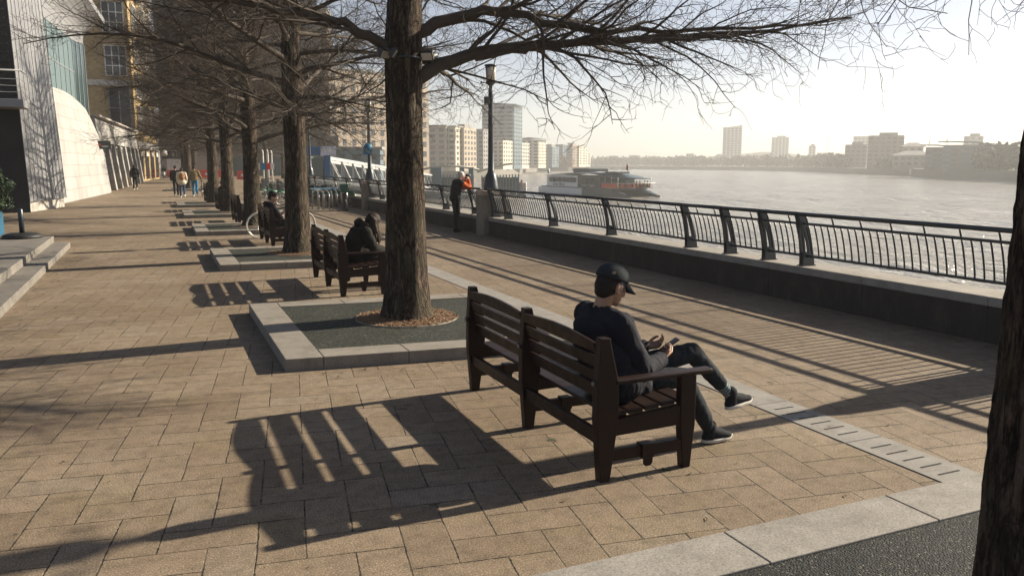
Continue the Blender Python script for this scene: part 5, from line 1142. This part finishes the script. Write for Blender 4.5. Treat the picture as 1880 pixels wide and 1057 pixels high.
# ---- pier gate and gangway
g = thing('pier_gate', 'royal blue pier gate frame with a pale sign panel', 'gate', (12.2, 72, 0))
for x in (-1.6, 1.55): m = MB(); m.b2((x - .28, -.3, 0), (x + .28, .3, 2.6)); m.build('gate_post', M_bluesg, g, bevel=.03)
m = MB(); m.b2((-2.0, -.25, 2.61), (1.0, .25, 3.35)); m.build('header', M_bluesg, g, bevel=.03)
m = MB(); m.b2((1.02, -.28, 2.55), (2.35, -.02, 3.38)); sg = m.build('sign_panel', simple('pale sign', (.5, .52, .62), .4, .1), g)
m = MB()
for k in range(5): m.b2((1.2 + k * .2, -.29, 2.92 + .06 * math.sin(k * 2)), (1.36 + k * .2, -.281, 3.12 + .05 * math.cos(k)))
m.build('sign_letters', M_white, sg); m = MB(); m.b2((-1.3, -.02, 0), (1.25, .02, 2.4)); m.build('glass_door', M_teald, g)
g = thing('gangway', 'white lattice truss gangway sloping down to the pontoon', 'gangway', (14, 73, 0)); o_ = V(14, 73, 0)
M_truss = simple('white truss paint', (.36, .375, .38), .5, .15)
a, b = V(13.4, 74, .1), V(45, 141, -2.6); d = unit(b - a); sd = unit(np.cross(d, (0, 0, 1))) * 1.0; n = 16
m = MB()
for s_ in (-1, 1):
    p0, p1 = a + sd * s_, b + sd * s_; m.beam(p0 - o_, p1 - o_, .22, .28); m.beam(p0 + V(0, 0, 2.25) - o_, p1 + V(0, 0, 2.25) - o_, .24, .30)
    for i in range(n + 1):
        q = p0 + (p1 - p0) * i / n; m.beam(q - o_, q + V(0, 0, 2.25) - o_, .12, .12)
        if i < n: m.beam(q + V(0, 0, 2.2) - o_, p0 + (p1 - p0) * (i + 1) / n - o_, .10, .10)
m.build('truss', M_truss, g)
m = MB(); m.beam(a - V(0, 0, .1) - o_, b - V(0, 0, .1) - o_, 1.9, .06); m.build('walkway', M_grey, g)
# ---- pontoon
M_pblue = simple('pier blue grey paint', (.05, .10, .135), .5, .2, 1.0); M_proof = simple('pale pier roof', (.50, .47, .38), .7, .1, .5); M_hull = simple('dark hull', (.03, .04, .05), .5)
g = thing('pier_pontoon', 'floating pier with a pale curved roof behind the orange sleeved man', 'pier', (54, 140, -4.5)); o_ = V(54, 140, -4.5)
a, b = V(42, 146, -4.5), V(62.0, 136.4, -4.5); d = unit(b - a); nn = V(-d[1], d[0], 0); ang = math.atan2(d[1], d[0]); L = np.linalg.norm(b - a)
m = MB(); m.box((a + b) / 2 + V(0, 0, .35) - o_, (L + 1, 7, 1.5), ang); m.build('hull', M_hull, g, bevel=.1)
for s0, s1, h0, h1, nm in ((.2, .50, 2.4, 3.2, 'cabin'), (.66, .96, 2.6, 3.4, 'cabin')):
    p, q = a + (b - a) * s0, a + (b - a) * s1; m = MB(); m.box((p + q) / 2 + V(0, 0, 1.2 + 1.3) - o_, (np.linalg.norm(q - p), 4.4, 2.6), ang); cb_ = m.build(nm, M_teald, g)
    m = MB(); k = 12
    for i in range(k + 1): m.box(p + (q - p) * i / k - nn * 2.28 + V(0, 0, 2.6) - o_, (.22, .12, 3.0 + .6 * (nm != '') * i / k), ang)
    m.box((p + q) / 2 - nn * 2.28 + V(0, 0, 1.9) - o_, (np.linalg.norm(q - p), .1, .18), ang); m.build('cabin_frame', M_pblue, cb_)
def roof(s0, s1, z0, zm, z1, nm, k=14):
    P = []
    for i in range(k + 1):
        t_ = i / k; c_ = a + (b - a) * (s0 + (s1 - s0) * t_); z_ = z0 * (1 - t_) ** 2 + 2 * zm * t_ * (1 - t_) + z1 * t_ ** 2; P.append([c_ - nn * 3 + V(0, 0, z_) - o_, c_ + nn * 3 + V(0, 0, z_) - o_, c_ + nn * 3 + V(0, 0, z_ + .3) - o_, c_ - nn * 3 + V(0, 0, z_ + .3) - o_])
    m = MB(); m.grid(P, closed=True); m.build(nm, M_proof, g)
roof(.06, .63, 4.4, 6.6, 4.9, 'curved_roof'); roof(.62, .90, 4.6, 5.6, 6.1, 'rear_roof')
m = MB(); m.box(a + (b - a) * .93 + V(0, 0, 2.0) - o_, (4.2, 4, 1.7), ang); m.build('end_cabin', simple('pale pier cabin', (.45, .46, .46), .6), g, bevel=.15)
m = MB(); m.box(a + (b - a) * .955 - nn * 2.1 + V(0, 0, 2.2) - o_, (1.0, .06, 1.4), ang + .3); m.build('blue_panel', M_bluesign, g); m = MB(); m.box(a + (b - a) * .985 - nn * 2.1 + V(0, 0, 2.5) - o_, (.35, .06, 1.7), ang); m.build('orange_panel', simple('orange panel', (.5, .22, .05), .5), g)
for i, (s_, wd, lb) in enumerate([(.30, 1.9, 'widest blue grey mooring pile, left of the orange sleeved man'), (.505, .85, 'narrow blue grey mooring pile right of the orange sleeved man'), (.58, .9, 'blue grey mooring pile next to the lamp post')]):
    c_ = a + (b - a) * s_ - nn * 4.3; g2 = thing('mooring_pile', lb, 'pile', (c_[0], c_[1], -5)); m = MB(); m.box((0, 0, 3.0), (wd, .9, 6.0), ang); m.build('pile', M_pblue, g2, bevel=.05); m = MB(); m.box((0, 0, 6.05), (wd + .15, 1.0, .12), ang); m.build('cap', M_grey, g2)
# ---- ferry: catamaran with a long cabin, wheelhouse and an open bow deck under an awning
g = thing('ferry', 'white and dark blue catamaran ferry with an orange banner on its open deck', 'ferry', (76, 138, -4.5), 0)
Lh = 29.0; st_, bw = V(77.6, 153.5, 0), V(81.0, 125.2, 0); hd_ = math.atan2((bw - st_)[1], (bw - st_)[0]); g.rotation_euler = (0, 0, hd_); g.location = ((st_ + bw) / 2 + V(0, 0, -4.5)).tolist()
M_fw = simple('ferry white', (.88, .87, .84), .45, .12, .5); M_fd = simple('ferry dark blue', (.026, .05, .062), .4, .2, .5); M_ft = simple('ferry teal', (.05, .26, .27), .45, .1); M_or = simple('orange banner', (.70, .09, .02), .6, .1)
hw = Lh / 2
for y in (-3.4, 3.4):
    P = []
    for t_ in np.linspace(0, 1, 16):
        x = -hw + Lh * t_; w_ = 1.15 * (1 if t_ < .72 else max(.04, 1 - ((t_ - .72) / .28) ** 1.7)); zt = 1.55 - 1.25 * (max(0, t_ - .80) / .20) ** 1.3
        P.append([(x, y - w_ * .75, -.4), (x, y - w_, .5), (x, y - w_, zt), (x, y + w_, zt), (x, y + w_, .5), (x, y + w_ * .75, -.4)])
    m = MB(); m.grid(P[:9], closed=True, smooth=False); m.add(P[0], [(0, 1, 2, 3, 4, 5)]); m.build('stern_hull', M_fw, g)
    m = MB(); m.grid(P[8:], closed=True, smooth=False); h_ = m.build('bow_hull', M_fd, g)
    m = MB(); m.b2((hw - 6.2, y - .9, 1.58), (hw - 4.6, y + .9, 1.70)); m.build('bow_cap', M_ft, h_)
m = MB(); m.b2((-hw + .5, -4.2, 1.5), (hw - 4.5, 4.2, 1.72)); m.build('deck', M_fd, g)
m = MB(); m.b2((-hw + 2.5, -4.1, 1.73), (-1.0, 4.1, 3.9)); c1 = m.build('rear_cabin', M_fw, g); m = MB(); m.b2((-1.0, -4.12, 1.73), (6.3, 4.12, 3.8)); c2 = m.build('front_cabin', M_fd, g)
for y in (-4.13, 4.13):
    for k in range(8): m = MB(); m.box((-hw + 4.0 + k * 1.22, y, 3.1), (1.08, .05, .95)); m.build('window', M_glass, c1)
    for k in range(5): m = MB(); m.box((-.1 + k * 1.3, y * 1.004, 3.0), (1.15, .05, 1.0)); m.build('window', M_glass, c2)
P = []
for t_ in np.linspace(0, 1, 12):
    x = -hw + 2.0 + (Lh - 5.0) * t_; z_ = 3.95 + .55 * math.sin(math.pi * min(1, t_ * 1.05)) - .5 * max(0, t_ - .75) / .25; P.append([(x, -4.3, z_ - .1), (x, 0, z_ + .2), (x, 4.3, z_ - .1), (x, 0, z_)])
m = MB(); m.grid(P[:8], closed=True); m.build('roof', M_fw, g); m = MB(); m.grid(P[7:], closed=True); m.build('bow_awning', M_fd, g)
m = MB(); m.b2((-5.2, -2.3, 4.4), (.2, 2.3, 5.3)); wh = m.build('wheelhouse', M_fd, g, bevel=.12); m = MB(); m.b2((-5.25, -2.34, 4.75), (.25, 2.34, 5.15)); m.build('wheelhouse_glass', M_glass, wh)
m = MB(); m.b2((4.5, -1.6, 4.4), (8.0, 1.6, 4.75)); m.build('roof_unit', M_fd, g, bevel=.1)
m = MB()
for x in (7.5, 9.5, 11.4):
    for y in (-3.9, 3.9): m.bar((x, y, 1.7), (x, y, 3.8), .05)
for y in (-4.0, 4.0): m.bar((6.3, y, 2.7), (12.4, y, 2.7), .04); m.bar((6.3, y, 2.2), (12.4, y, 2.2), .03)
m.bar((12.4, -4, 2.7), (12.4, 4, 2.7), .04); m.build('deck_railing', M_white, g)
for y in (-4.05, 4.05): m = MB(); m.b2((6.5, y - .03, 1.75), (11.0, y + .03, 2.6)); m.build('side_banner', M_or, g)
m = MB(); m.b2((9.2, -3.6, 1.75), (9.26, 3.6, 2.65)); m.build('orange_banner', M_or, g)
m = MB(); m.bar((9.4, 0, 4.3), (9.4, 0, 6.2), .04); fl_ = m.build('flag_pole', M_white, g); m = MB(); m.grid([[(9.4, .02, 6.1), (9.4, .02, 5.0)], [(8.9, .35, 6.0), (8.9, .3, 4.9)], [(8.5, .3, 6.15), (8.5, .25, 5.1)]]); fo = m.build('flag', M_or, fl_); s_ = fo.modifiers.new('s', 'SOLIDIFY'); s_.thickness = .03
m = MB(); m.tube([(-hw + 1.2, -3, 1.7), (-hw + .9, -3, 3.0), (-hw + 1.4, -3, 4.4)], .07, 6); m.bar((-hw + 1.0, -3.4, 1.7), (-hw + 1.0, 3.4, 2.8), .05); m.ell((-hw + 1.4, -3, 4.7), (.3, .3, .55), k=8); m.build('stern_gear', M_white, g)
rr = random.Random(2)
for k in range(9):
    x_, y_ = rr.uniform(7.0, 11.8), rr.uniform(-3.2, 3.2); m = MB(); m.ell((x_, y_, 2.35), (.2, .25, .5), k=6); m.ell((x_, y_, 3.0), (.13, .13, .16), k=6); pz = m.build('passenger', [M_dark, M_fd, M_twig][k % 3], None)
    pz.matrix_world = g.matrix_world if False else Matrix.Translation(g.location) @ Matrix.Rotation(hd_, 4, 'Z'); pz.name = 'person'; tag(pz, 'tiny ferry passenger on the open bow deck', 'person', 'passengers on the ferry bow deck')
M_ink2 = simple('dark lettering', (.02, .03, .04), .5)
text_mesh('Uber Boat', 1.0, M_ink2, c1, (-7.6, -4.14, 2.15), (R(90), 0, 0)); text_mesh('Thames', .62, M_white, c2, (1.1, -4.16, 2.15), (R(90), 0, 0)); text_mesh('Clippers', .62, M_white, c2, (3.7, -4.16, 2.15), (R(90), 0, 0))
text_mesh('Uber Boat', 1.0, M_ink2, c1, (-7.6, 4.14, 2.15), (R(90), 0, R(180))); text_mesh('Thames', .62, M_white, c2, (3.7, 4.16, 2.15), (R(90), 0, R(180))); text_mesh('Clippers', .62, M_white, c2, (1.1, 4.16, 2.15), (R(90), 0, R(180)))
for i, (x, y, lb) in enumerate([(352.8, 593, 'small dark moored boat far upriver, the left one'), (361.5, 588, 'small dark moored boat far upriver, the right one')]):
    g = thing('moored_boat', lb, 'boat', (x, y, -4.5), R(-30)); m = MB(); m.prism([(-4.5, 0), (3.6, 0), (5, 1.3), (-4.8, 1.2)], 1, -1.3, 1.3); m.build('hull', M_hull, g); m = MB(); m.b2((-3.2, -1, 1.21), (.5, 1, 2.5)); m.build('cabin', M_hull, g)
# ================================================================== far buildings and banks
M_cream = simple('cream render', (.62, .55, .42), .8, .1, .4); M_beige = simple('beige brick', (.36, .29, .22), .85, .12, .4); M_brown = simple('brown brick', (.22, .15, .11), .85, .12, .4); M_greyb = simple('grey brick', (.24, .23, .22), .85, .12, .4)
M_blueg = simple('blue grey glazing', (.09, .15, .19), .3, .2, .3, .02, .01, Specular_IOR_Level=.6); M_conc = simple('pale concrete', (.45, .43, .38), .8, .1, .3); M_wing = simple('wing roof metal', (.35, .38, .36), .5, .1); M_glz = simple('far window glass', (.05, .065, .075), .25, .3, .4)
def block(label, x, y, w_, d_, ztop, yaw, mat, floors, bays, roof=None, balc=None, z0=-1.5, sidebays=2, name='apartment_block', cat='building', group=None, wmat=None, extra=None, wfrac=.55):
    """a building whose front (local -y) looks along yaw; windows on the front and the right side"""
    g = thing(name, label, cat, (x, y, z0), yaw, group); H_ = ztop - z0; m = MB(); m.b2((-w_ / 2, 0, 0), (w_ / 2, d_, H_)); m.build('wall', mat, g)
    fh = (H_ - 2.0) / floors; wmat = wmat or M_glz; me = None
    def win(px, py, pz, ww, wh, side):
        nonlocal me
        m = MB(); m.box((0, 0, 0), (ww, .12, wh)); o = m.build('window', wmat, g); o.location = (px, py, pz)
        if side: o.rotation_euler = (0, 0, R(90))
    for f in range(floors):
        z = 1.6 + fh * (f + .5)
        for b in range(bays): win(-w_ / 2 + w_ * (b + .5) / bays, -.04, z, w_ / bays * wfrac, fh * .55, 0)
        for b in range(sidebays): win(w_ / 2 + .04, d_ * (b + .5) / sidebays, z, d_ / sidebays * .5, fh * .55, 1)
        if balc: m = MB(); m.b2((-w_ / 2 * balc, -1.1, z - fh * .5), (w_ / 2 * balc, -.1, z - fh * .5 + .35)); m.build('balcony', M_conc, g)
    if roof == 'flat': m = MB(); m.b2((-w_ / 2 - .4, -.4, H_ + .01), (w_ / 2 + .4, d_ + .4, H_ + .5)); m.build('roof', M_greyb, g)
    if roof == 'over': m = MB(); m.prism([(-w_ / 2 - 2, H_ + .3), (0, H_ + .9), (w_ / 2 + 2, H_ + .2), (w_ / 2 + 2, H_ + .6), (0, H_ + 1.4), (-w_ / 2 - 2, H_ + .7)], 1, -1.5, d_ + 1); m.build('roof', M_blueg, g)
    if roof == 'hip': m = MB(); m.add([(-w_ / 2 - 1.5, -1.5, H_), (w_ / 2 + 1.5, -1.5, H_), (w_ / 2 + 1.5, d_ + 1.5, H_), (-w_ / 2 - 1.5, d_ + 1.5, H_), (-w_ / 5, d_ / 2, H_ + 2.2), (w_ / 5, d_ / 2, H_ + 2.2)], [(0, 1, 5, 4), (1, 2, 5), (2, 3, 4, 5), (3, 0, 4), (3, 2, 1, 0)]); m.build('roof', M_greyb, g)
    if roof == 'plant': m = MB(); m.b2((-w_ * .2, d_ * .2, H_ + .01), (w_ * .32, d_ * .8, H_ + 1.6)); m.build('plant_room', M_greyb, g)
    if extra: extra(g, H_)
    return g
YO = -20
az = lambda x, y: -math.atan2(x, y)
# same bank, beyond the pier
def B(label, A_, B_, ztop, mat, floors, bays, d_=14, yoff=.0, **k):
    x, y = (A_[0] + B_[0]) / 2, (A_[1] + B_[1]) / 2; w_ = math.hypot(A_[0] - B_[0], A_[1] - B_[1]); return block(label, x, y, w_, d_, ztop, math.atan2(B_[1] - A_[1], B_[0] - A_[0]) + R(YO) + yoff, mat, floors, bays, **k)
B('brown apartment block with a central glazed strip, right of the biggest trunk', (97.1, 315.4), (107.8, 311.9), 16.2, M_beige, 7, 3, roof='flat', sidebays=4)
B('pale slab painted as the sunlit side face of the brown apartment block', (108.0, 311.8), (111.2, 310.6), 16.0, M_cream, 7, 1, d_=9, roof='flat')  # no separate tower: the cream colour paints the neighbouring block's sunlit side
B('narrow beige apartment block with a blue roof top', (111.8, 316.0), (116.2, 314.2), 15.8, M_beige, 7, 1, roof='plant', sidebays=4)
B('grey apartment block with stacked balconies left of the lamp post', (128.7, 357.4), (140.2, 353.2), 16.6, M_greyb, 8, 5, roof='flat', balc=.35, sidebays=4)
B('tall blue glass tower with an overhanging roof behind the lamp post', (157.3, 400.2), (173.6, 393.4), 31.0, M_blueg, 15, 4, roof='over', balc=.95, sidebays=5, name='tower_block')
B('beige balconied block at the foot of the glass tower', (146.8, 372.1), (156.6, 368.1), 12.5, M_cream, 6, 4, balc=.9, sidebays=4)
B('pale balconied block right of the glass tower', (172.3, 404.9), (180.8, 401.1), 12.4, M_conc, 6, 4, balc=.9, sidebays=4)
B('cream waterside block with a thin curved roof, right of the glass tower', (204.9, 456.1), (215.4, 451.2), 15.6, M_cream, 8, 3, roof='over', sidebays=5)
B('blue grey block with a rounded roof behind the reddish bank trees', (241.3, 505.3), (249.7, 501.3), 12.6, M_blueg, 6, 3, roof='plant')
B('blue grey block at the right of the reddish bank trees', (263, 528.1), (269.7, 524.8), 14.2, M_blueg, 7, 3, roof='flat')
B('brown striped apartment block beyond the reddish bank trees', (274.2, 533.7), (280.6, 530.3), 14.4, M_brown, 7, 4, balc=.9, roof='plant')
B('white apartment block near the river bend', (284.6, 539.6), (289.5, 536.9), 13.8, M_cream, 7, 3, roof='flat')
def spike(g, H_): m = MB(); m.prism([(.4, H_ - 5), (2.6, H_ - 5), (2.6, H_ + 2.6), (.4, H_)], 1, 0, 8); m.build('raised_end', M_greyb, g)
B('last low block before the river bend, with a pointed end', (296.5, 556.0), (302.5, 552.6), 9.6, M_conc, 5, 2, extra=spike)
YO = -8
# big facades glimpsed behind the trees
B('cream riverside apartments with tall bays behind the white gangway', (42, 238), (80, 229), 27, M_beige, 9, 11, roof='flat', wfrac=.35, sidebays=3, yoff=R(50))
B('dark brown tower block behind the tree crowns', (19.8, 229.1), (44.5, 225.7), 42, M_brown, 12, 6, roof='flat', name='tower_block')
B('low dark blue glass building behind the pier gate', (24, 150), (38, 147.5), 4.3, M_blueg, 2, 5, roof='flat', d_=10)
# quay under the same-bank buildings
def quay(pts, name, z1=-1.4, inland=500):
    pts = [V(p[0], p[1], 0) for p in pts]; m = MB(); n = len(pts)
    lo = [p + V(0, 0, -5.1) for p in pts]; hi = [p + V(0, 0, z1) for p in pts]; m.grid([lo, hi], smooth=False)
    bk = [p + V(0, 0, z1) + unit(p) * inland for p in pts]; m.grid([hi, bk], smooth=False); return m.build(name, [M_bank], None)
M_bank = simple('river bank wall', (.16, .15, .13), .9, .2, .2)
struct(quay([(30, 250), (75, 300), (140, 340), (190, 420), (207.6, 458), (263, 536), (310, 562), (330, 640), (378, 690), (417, 560), (418, 432), (343, 315), (333, 283)], 'far_bank', -1.4, 420))
struct(quay([(332.5, 282), (311, 261.5), (267, 184), (230, 110), (190, 20), (160, -120)], 'right_bank', -.9, 420))
# right bank
YO = 0
def slant(g, H_): m = MB(); m.prism([(-9.75, H_ - 2), (9.75, H_ - 2), (9.75, H_ + 2.6), (5.5, H_ + 1.2), (-3.5, H_ + .4), (-9.75, H_ - 4)], 1, 0.01, 14); m.build('roof_storey', M_conc, g)
B('tall slab tower with a stepped sloping top across the river', (554.7, 708.8), (569.9, 696.6), 38.6, M_conc, 15, 5, extra=slant, name='tower_block')
B('square tower slab across the river, right of the taller one', (625.8, 714.7), (639.4, 702.6), 29.2, M_conc, 12, 5, roof='plant', name='tower_block')
B('small pale block on the far bank left of the brick flats', (620.1, 652.2), (625.1, 647.5), 19, M_conc, 7, 2, roof='plant')
B('long low pale block on the far bank', (591.4, 610.6), (600.5, 601.6), 10.6, M_conc, 3, 4, roof='flat')
B('cream slab block behind the brick flats', (577.8, 553.4), (587, 543.5), 24.6, M_cream, 9, 4, roof='flat')
B('orange brick flats at the waterside left of the big brown block', (387, 376.6), (395.4, 367.8), 12.6, M_brown, 5, 4, roof='plant')
B('big brown waterfront block, largest on the right bank', (359.1, 333.4), (371.0, 320.2), 16.4, M_brown, 7, 6, roof='plant', sidebays=4)
B('pavilion roofed block stepping down from the big brown block', (362.9, 314.1), (369.5, 306.5), 10.2, M_beige, 4, 3, roof='hip')
B('long low dark roofed building by the right bank', (334, 294.1), (345.6, 280.8), 5.4, M_greyb, 2, 6, roof='hip')
def wingbuilding(label, A_, B_, ztop, rise, fall):
    x, y = (A_[0] + B_[0]) / 2, (A_[1] + B_[1]) / 2; w_ = math.hypot(A_[0] - B_[0], A_[1] - B_[1]); yaw = math.atan2(B_[1] - A_[1], B_[0] - A_[0])
    def ex(g, H_):
        m = MB(); m.prism([(-w_ / 2 - 2.4, H_ + rise), (0, H_ + rise * .7), (w_ / 2 + 1, H_ - fall), (w_ / 2 + 1, H_ - fall + .25), (0, H_ + rise * .7 + .35), (-w_ / 2 - 2.4, H_ + rise + .18)], 1, -2, 13); m.build('wing_roof', M_wing, g)
        m = MB(); m.b2((-w_ / 2 - .3, -.9, 0), (-w_ / 2 + 2.2, 0, H_)); m.build('glazed_stair', M_blueg, g)
        for k in range(4): m = MB(); m.b2((-w_ / 2 - .4, -1.0, 2 + k * 2.1), (-w_ / 2 + 2.4, -.88, 2.3 + k * 2.1)); m.build('stair_landing', M_conc, g)
        m = MB(); m.bar((-w_ / 2 + .8, 2, H_), (-w_ / 2 + .8, 2, H_ + 4.2), .10); m.bar((-w_ / 2 + .2, 2, H_ + .6), (-w_ / 2 + .8, 2, H_ + 2.6), .07); m.bar((-w_ / 2 + 1.4, 2, H_ + .6), (-w_ / 2 + .8, 2, H_ + 2.6), .07); m.build('mast', M_wing, g)
    block(label, x, y, w_, 11, ztop, yaw, M_greyb, 4, 4, wmat=M_blueg, wfrac=.8, extra=ex)
wingbuilding('smaller wing roofed glass building with a mast on the right bank', (297.1, 244.9), (302.4, 238.2), 8.2, 1.0, .1)
wingbuilding('larger wing roofed glass building with a mast and long sloping roof', (293.4, 233.6), (306.8, 216.6), 8.9, 1.4, 1.2)
B('pale stepped tower behind the wing roofed building', (491.8, 377.5), (498.6, 368.5), 19.2, M_conc, 7, 3, roof='plant')
for i, (A_, B_, z, lb) in enumerate([((455.3, 776.4), (461.4, 772.7), 9.1, 'faint tiny block on the hazy skyline above the moored boats'), ((500.3, 807.6), (505.5, 804.3), 10.1, 'second faint block on the hazy skyline right of the ferry'), ((553.8, 771.9), (560.7, 766.9), 11.8, 'faint cube on the skyline left of the tall slab tower'), ((580.8, 751.8), (585.5, 748.1), 11.1, 'faint block just left of the tall slab tower'), ((639.5, 742.6), (644.9, 737.9), 11.9, 'faint block just left of the square tower slab')]): B(lb, A_, B_, z, M_conc, 3, 3)
# thin crane and mast on the right bank
for x, y, h_, ln, lb in ((520, 470, 24, 2.0, 'thin leaning crane jib behind the orange brick flats'), (560, 565, 26, 0, 'thin mast left of the crane on the right bank')):
    g = thing('crane', lb, 'crane', (x, y, -1)); m = MB(); m.bar((0, 0, 0), (-ln * 3, ln * 2, h_ + 4), .22, 5); m.build('jib', M_grey, g); m = MB(); m.b2((-1, -1, 0), (1, 1, 6)); m.build('base', M_grey, g)
# wooded banks: masses of bare trees and bushes seen through haze
M_wood = simple('bare woodland', (.075, .062, .042), .9, .4, .3); M_woodr = simple('reddish bare trees', (.13, .06, .045), .9, .3, .3); M_woodg = simple('green bank trees', (.04, .06, .04), .9, .4, .3)
def wood(name, pts, n, hmin, hmax, mat, depth, seed, z0=-1.5):
    rg = np.random.default_rng(seed); pts = np.array(pts, float); m = MB(); vv = []; k = 0
    for i in range(n):
        t_ = rg.uniform(0, len(pts) - 1); j = min(int(t_), len(pts) - 2); p = pts[j] + (pts[j + 1] - pts[j]) * (t_ - j); p = p + unit(p) * rg.uniform(0, depth); h_ = rg.uniform(hmin, hmax); r_ = h_ * rg.uniform(.3, .55)
        nl = 70; d_ = rg.normal(size=(nl, 3)); d_ /= np.linalg.norm(d_, axis=1)[:, None]; c_ = d_ * (rg.uniform(.3, 1, nl) ** .5)[:, None] * V(r_, r_, h_ * .5) + V(p[0], p[1], z0 + h_ * .52); s_ = h_ * .11
        q1 = rg.normal(size=(nl, 3)); q1 /= np.linalg.norm(q1, axis=1)[:, None]; q2 = np.cross(q1, rg.normal(size=(nl, 3))); q2 /= np.linalg.norm(q2, axis=1)[:, None]; vv.append(np.stack([c_ - q1 * s_, c_ + q2 * s_ * .6, c_ + q1 * s_, c_ - q2 * s_ * .6], 1).reshape(-1, 3)); k += nl
    m.add(np.concatenate(vv), [(4 * i, 4 * i + 1, 4 * i + 2, 4 * i + 3) for i in range(k)]); o = m.build(name, mat); o['kind'] = 'stuff'; return o
tag(wood('far_woodland', [(382, 700), (450, 690), (440, 580), (425, 455), (380, 365)], 330, 5, 10, M_wood, 60, 1), 'hazy belt of bare trees along the far bank', 'woodland')
tag(wood('far_woodland', [(420, 800), (520, 790), (640, 720), (660, 640)], 160, 7, 12, M_wood, 120, 2), 'pale line of trees on the hazy horizon', 'woodland')
tag(wood('bank_trees', [(237, 503), (258, 512), (272, 520)], 60, 4, 8, M_woodr, 8, 3), 'reddish bare trees on the near bank before the river bend', 'trees')
tag(wood('bank_trees', [(330, 300), (350, 300), (372, 318)], 40, 3, 6, M_woodr, 8, 4), 'low reddish trees before the big brown waterfront block', 'trees')
tag(wood('bank_trees', [(312, 226), (290, 214), (268, 186), (240, 130)], 170, 6, 11, M_woodg, 40, 5, -1), 'dense dark trees on the right bank at the right edge', 'trees')
m = MB(); P = []
for i, a_ in enumerate(np.linspace(R(20), R(75), 60)):
    hh = 6 + 5 * math.sin(i * .31 + 1) + 2.5 * math.sin(i * .9); hh = max(hh, 2) * (1 if i < 30 else .6); d_ = V(math.sin(a_), math.cos(a_), 0); P.append([d_ * 1050 + V(0, 0, -4.6), d_ * 1090 + V(0, 0, hh), d_ * 1160 + V(0, 0, hh + 3), d_ * 1250 + V(0, 0, -4.6)])
m.grid(P); struct(m.build('hills', M_wood))
# ================================================================== small things on the ground
M_dry = simple('dry leaf', (.12, .07, .03), .85, .6, 40); M_weed = simple('weed green', (.05, .11, .025), .7, .5, 40)
rg = np.random.default_rng(77); m = MB(); n = 420
for i in range(n):
    if i < 130: x, y = rg.normal(-1.75, .12), rg.uniform(5, 20)          # drift along the step
    elif i < 200: x, y = 8.30 - abs(rg.normal(0, .12)), rg.uniform(4, 20)
    elif i < 300: x, y = rg.uniform(1, 4.3), rg.normal(7.5, .12)
    else: x, y = rg.uniform(-1.5, 6), rg.uniform(2.6, 14)
    if x > WX(y) - .05: continue
    s_ = rg.uniform(.008, .022); a = rg.uniform(0, 6.28); c_, q = math.cos(a), math.sin(a); h = rg.uniform(.002, .010)
    m.add([(x - c_ * s_, y - q * s_, .003), (x + q * s_ * .45, y - c_ * s_ * .45, .003 + h), (x + c_ * s_, y + q * s_, .004 + h * .4), (x - q * s_ * .45, y + c_ * s_ * .45, .003 + h)], [(0, 1, 2, 3)])
tag(m.build('leaf_litter', M_dry), 'scattered bits of dry leaf on the paving', 'leaves')['kind'] = 'stuff'
m = MB()
for i in range(26):
    x, y = rg.uniform(1, 5.5), rg.uniform(2.8, 9); a = rg.uniform(0, 6.28); L = rg.uniform(.03, .10)
    m.tube([(x, y, .005), (x + L * .5 * math.cos(a), y + L * .5 * math.sin(a), .009), (x + L * math.cos(a + .4), y + L * math.sin(a + .4), .005)], .0022, 4)
tag(m.build('fallen_twigs', M_twig), 'thin fallen twigs on the paving', 'twigs')['kind'] = 'stuff'
for i, (x, y, lb) in enumerate([(2.53, 5.05, 'small green weed under the middle of the nearest bench'), (2.55, 4.33, 'small green weed by the near back leg of the nearest bench'), (2.95, 4.22, 'small green weed by the near front leg of the nearest bench'), (2.75, 12.05, 'small green weed under the bench of the long haired woman'), (2.95, 12.15, 'second green weed under the bench of the long haired woman')]):
    m = MB()
    for k in range(16):
        a = rg.uniform(0, 6.28); L = rg.uniform(.010, .026); c_, q = math.cos(a), math.sin(a); o = rg.normal(0, .014, 2)
        m.add([(o[0] - q * .004, o[1] + c_ * .004, 0), (o[0] + q * .004, o[1] - c_ * .004, 0), (o[0] + c_ * L * .6 + q * .003, o[1] + q * L * .6 - c_ * .003, L * .5), (o[0] + c_ * L, o[1] + q * L, L * .35)], [(0, 1, 2, 3)])
    w_ = tag(m.build('weed', M_weed), lb, 'weed'); w_.location = (x, y, 0)
# ================================================================== morning haze over the river
hm = bpy.data.materials.new('haze'); hm.use_nodes = True; hn = hm.node_tree
hn.nodes.remove(hn.nodes['Principled BSDF']); pv = hn.nodes.new('ShaderNodeVolumePrincipled')
pv.inputs['Color'].default_value = (.95, .96, .945, 1); pv.inputs['Density'].default_value = 0.0007; pv.inputs['Anisotropy'].default_value = .25
hn.links.new(pv.outputs[0], hn.nodes['Material Output'].inputs['Volume'])
hz = MB().b2((-1450, -1450, -6.3), (1450, 1450, 92)).build('haze', hm); hz['kind'] = 'stuff'
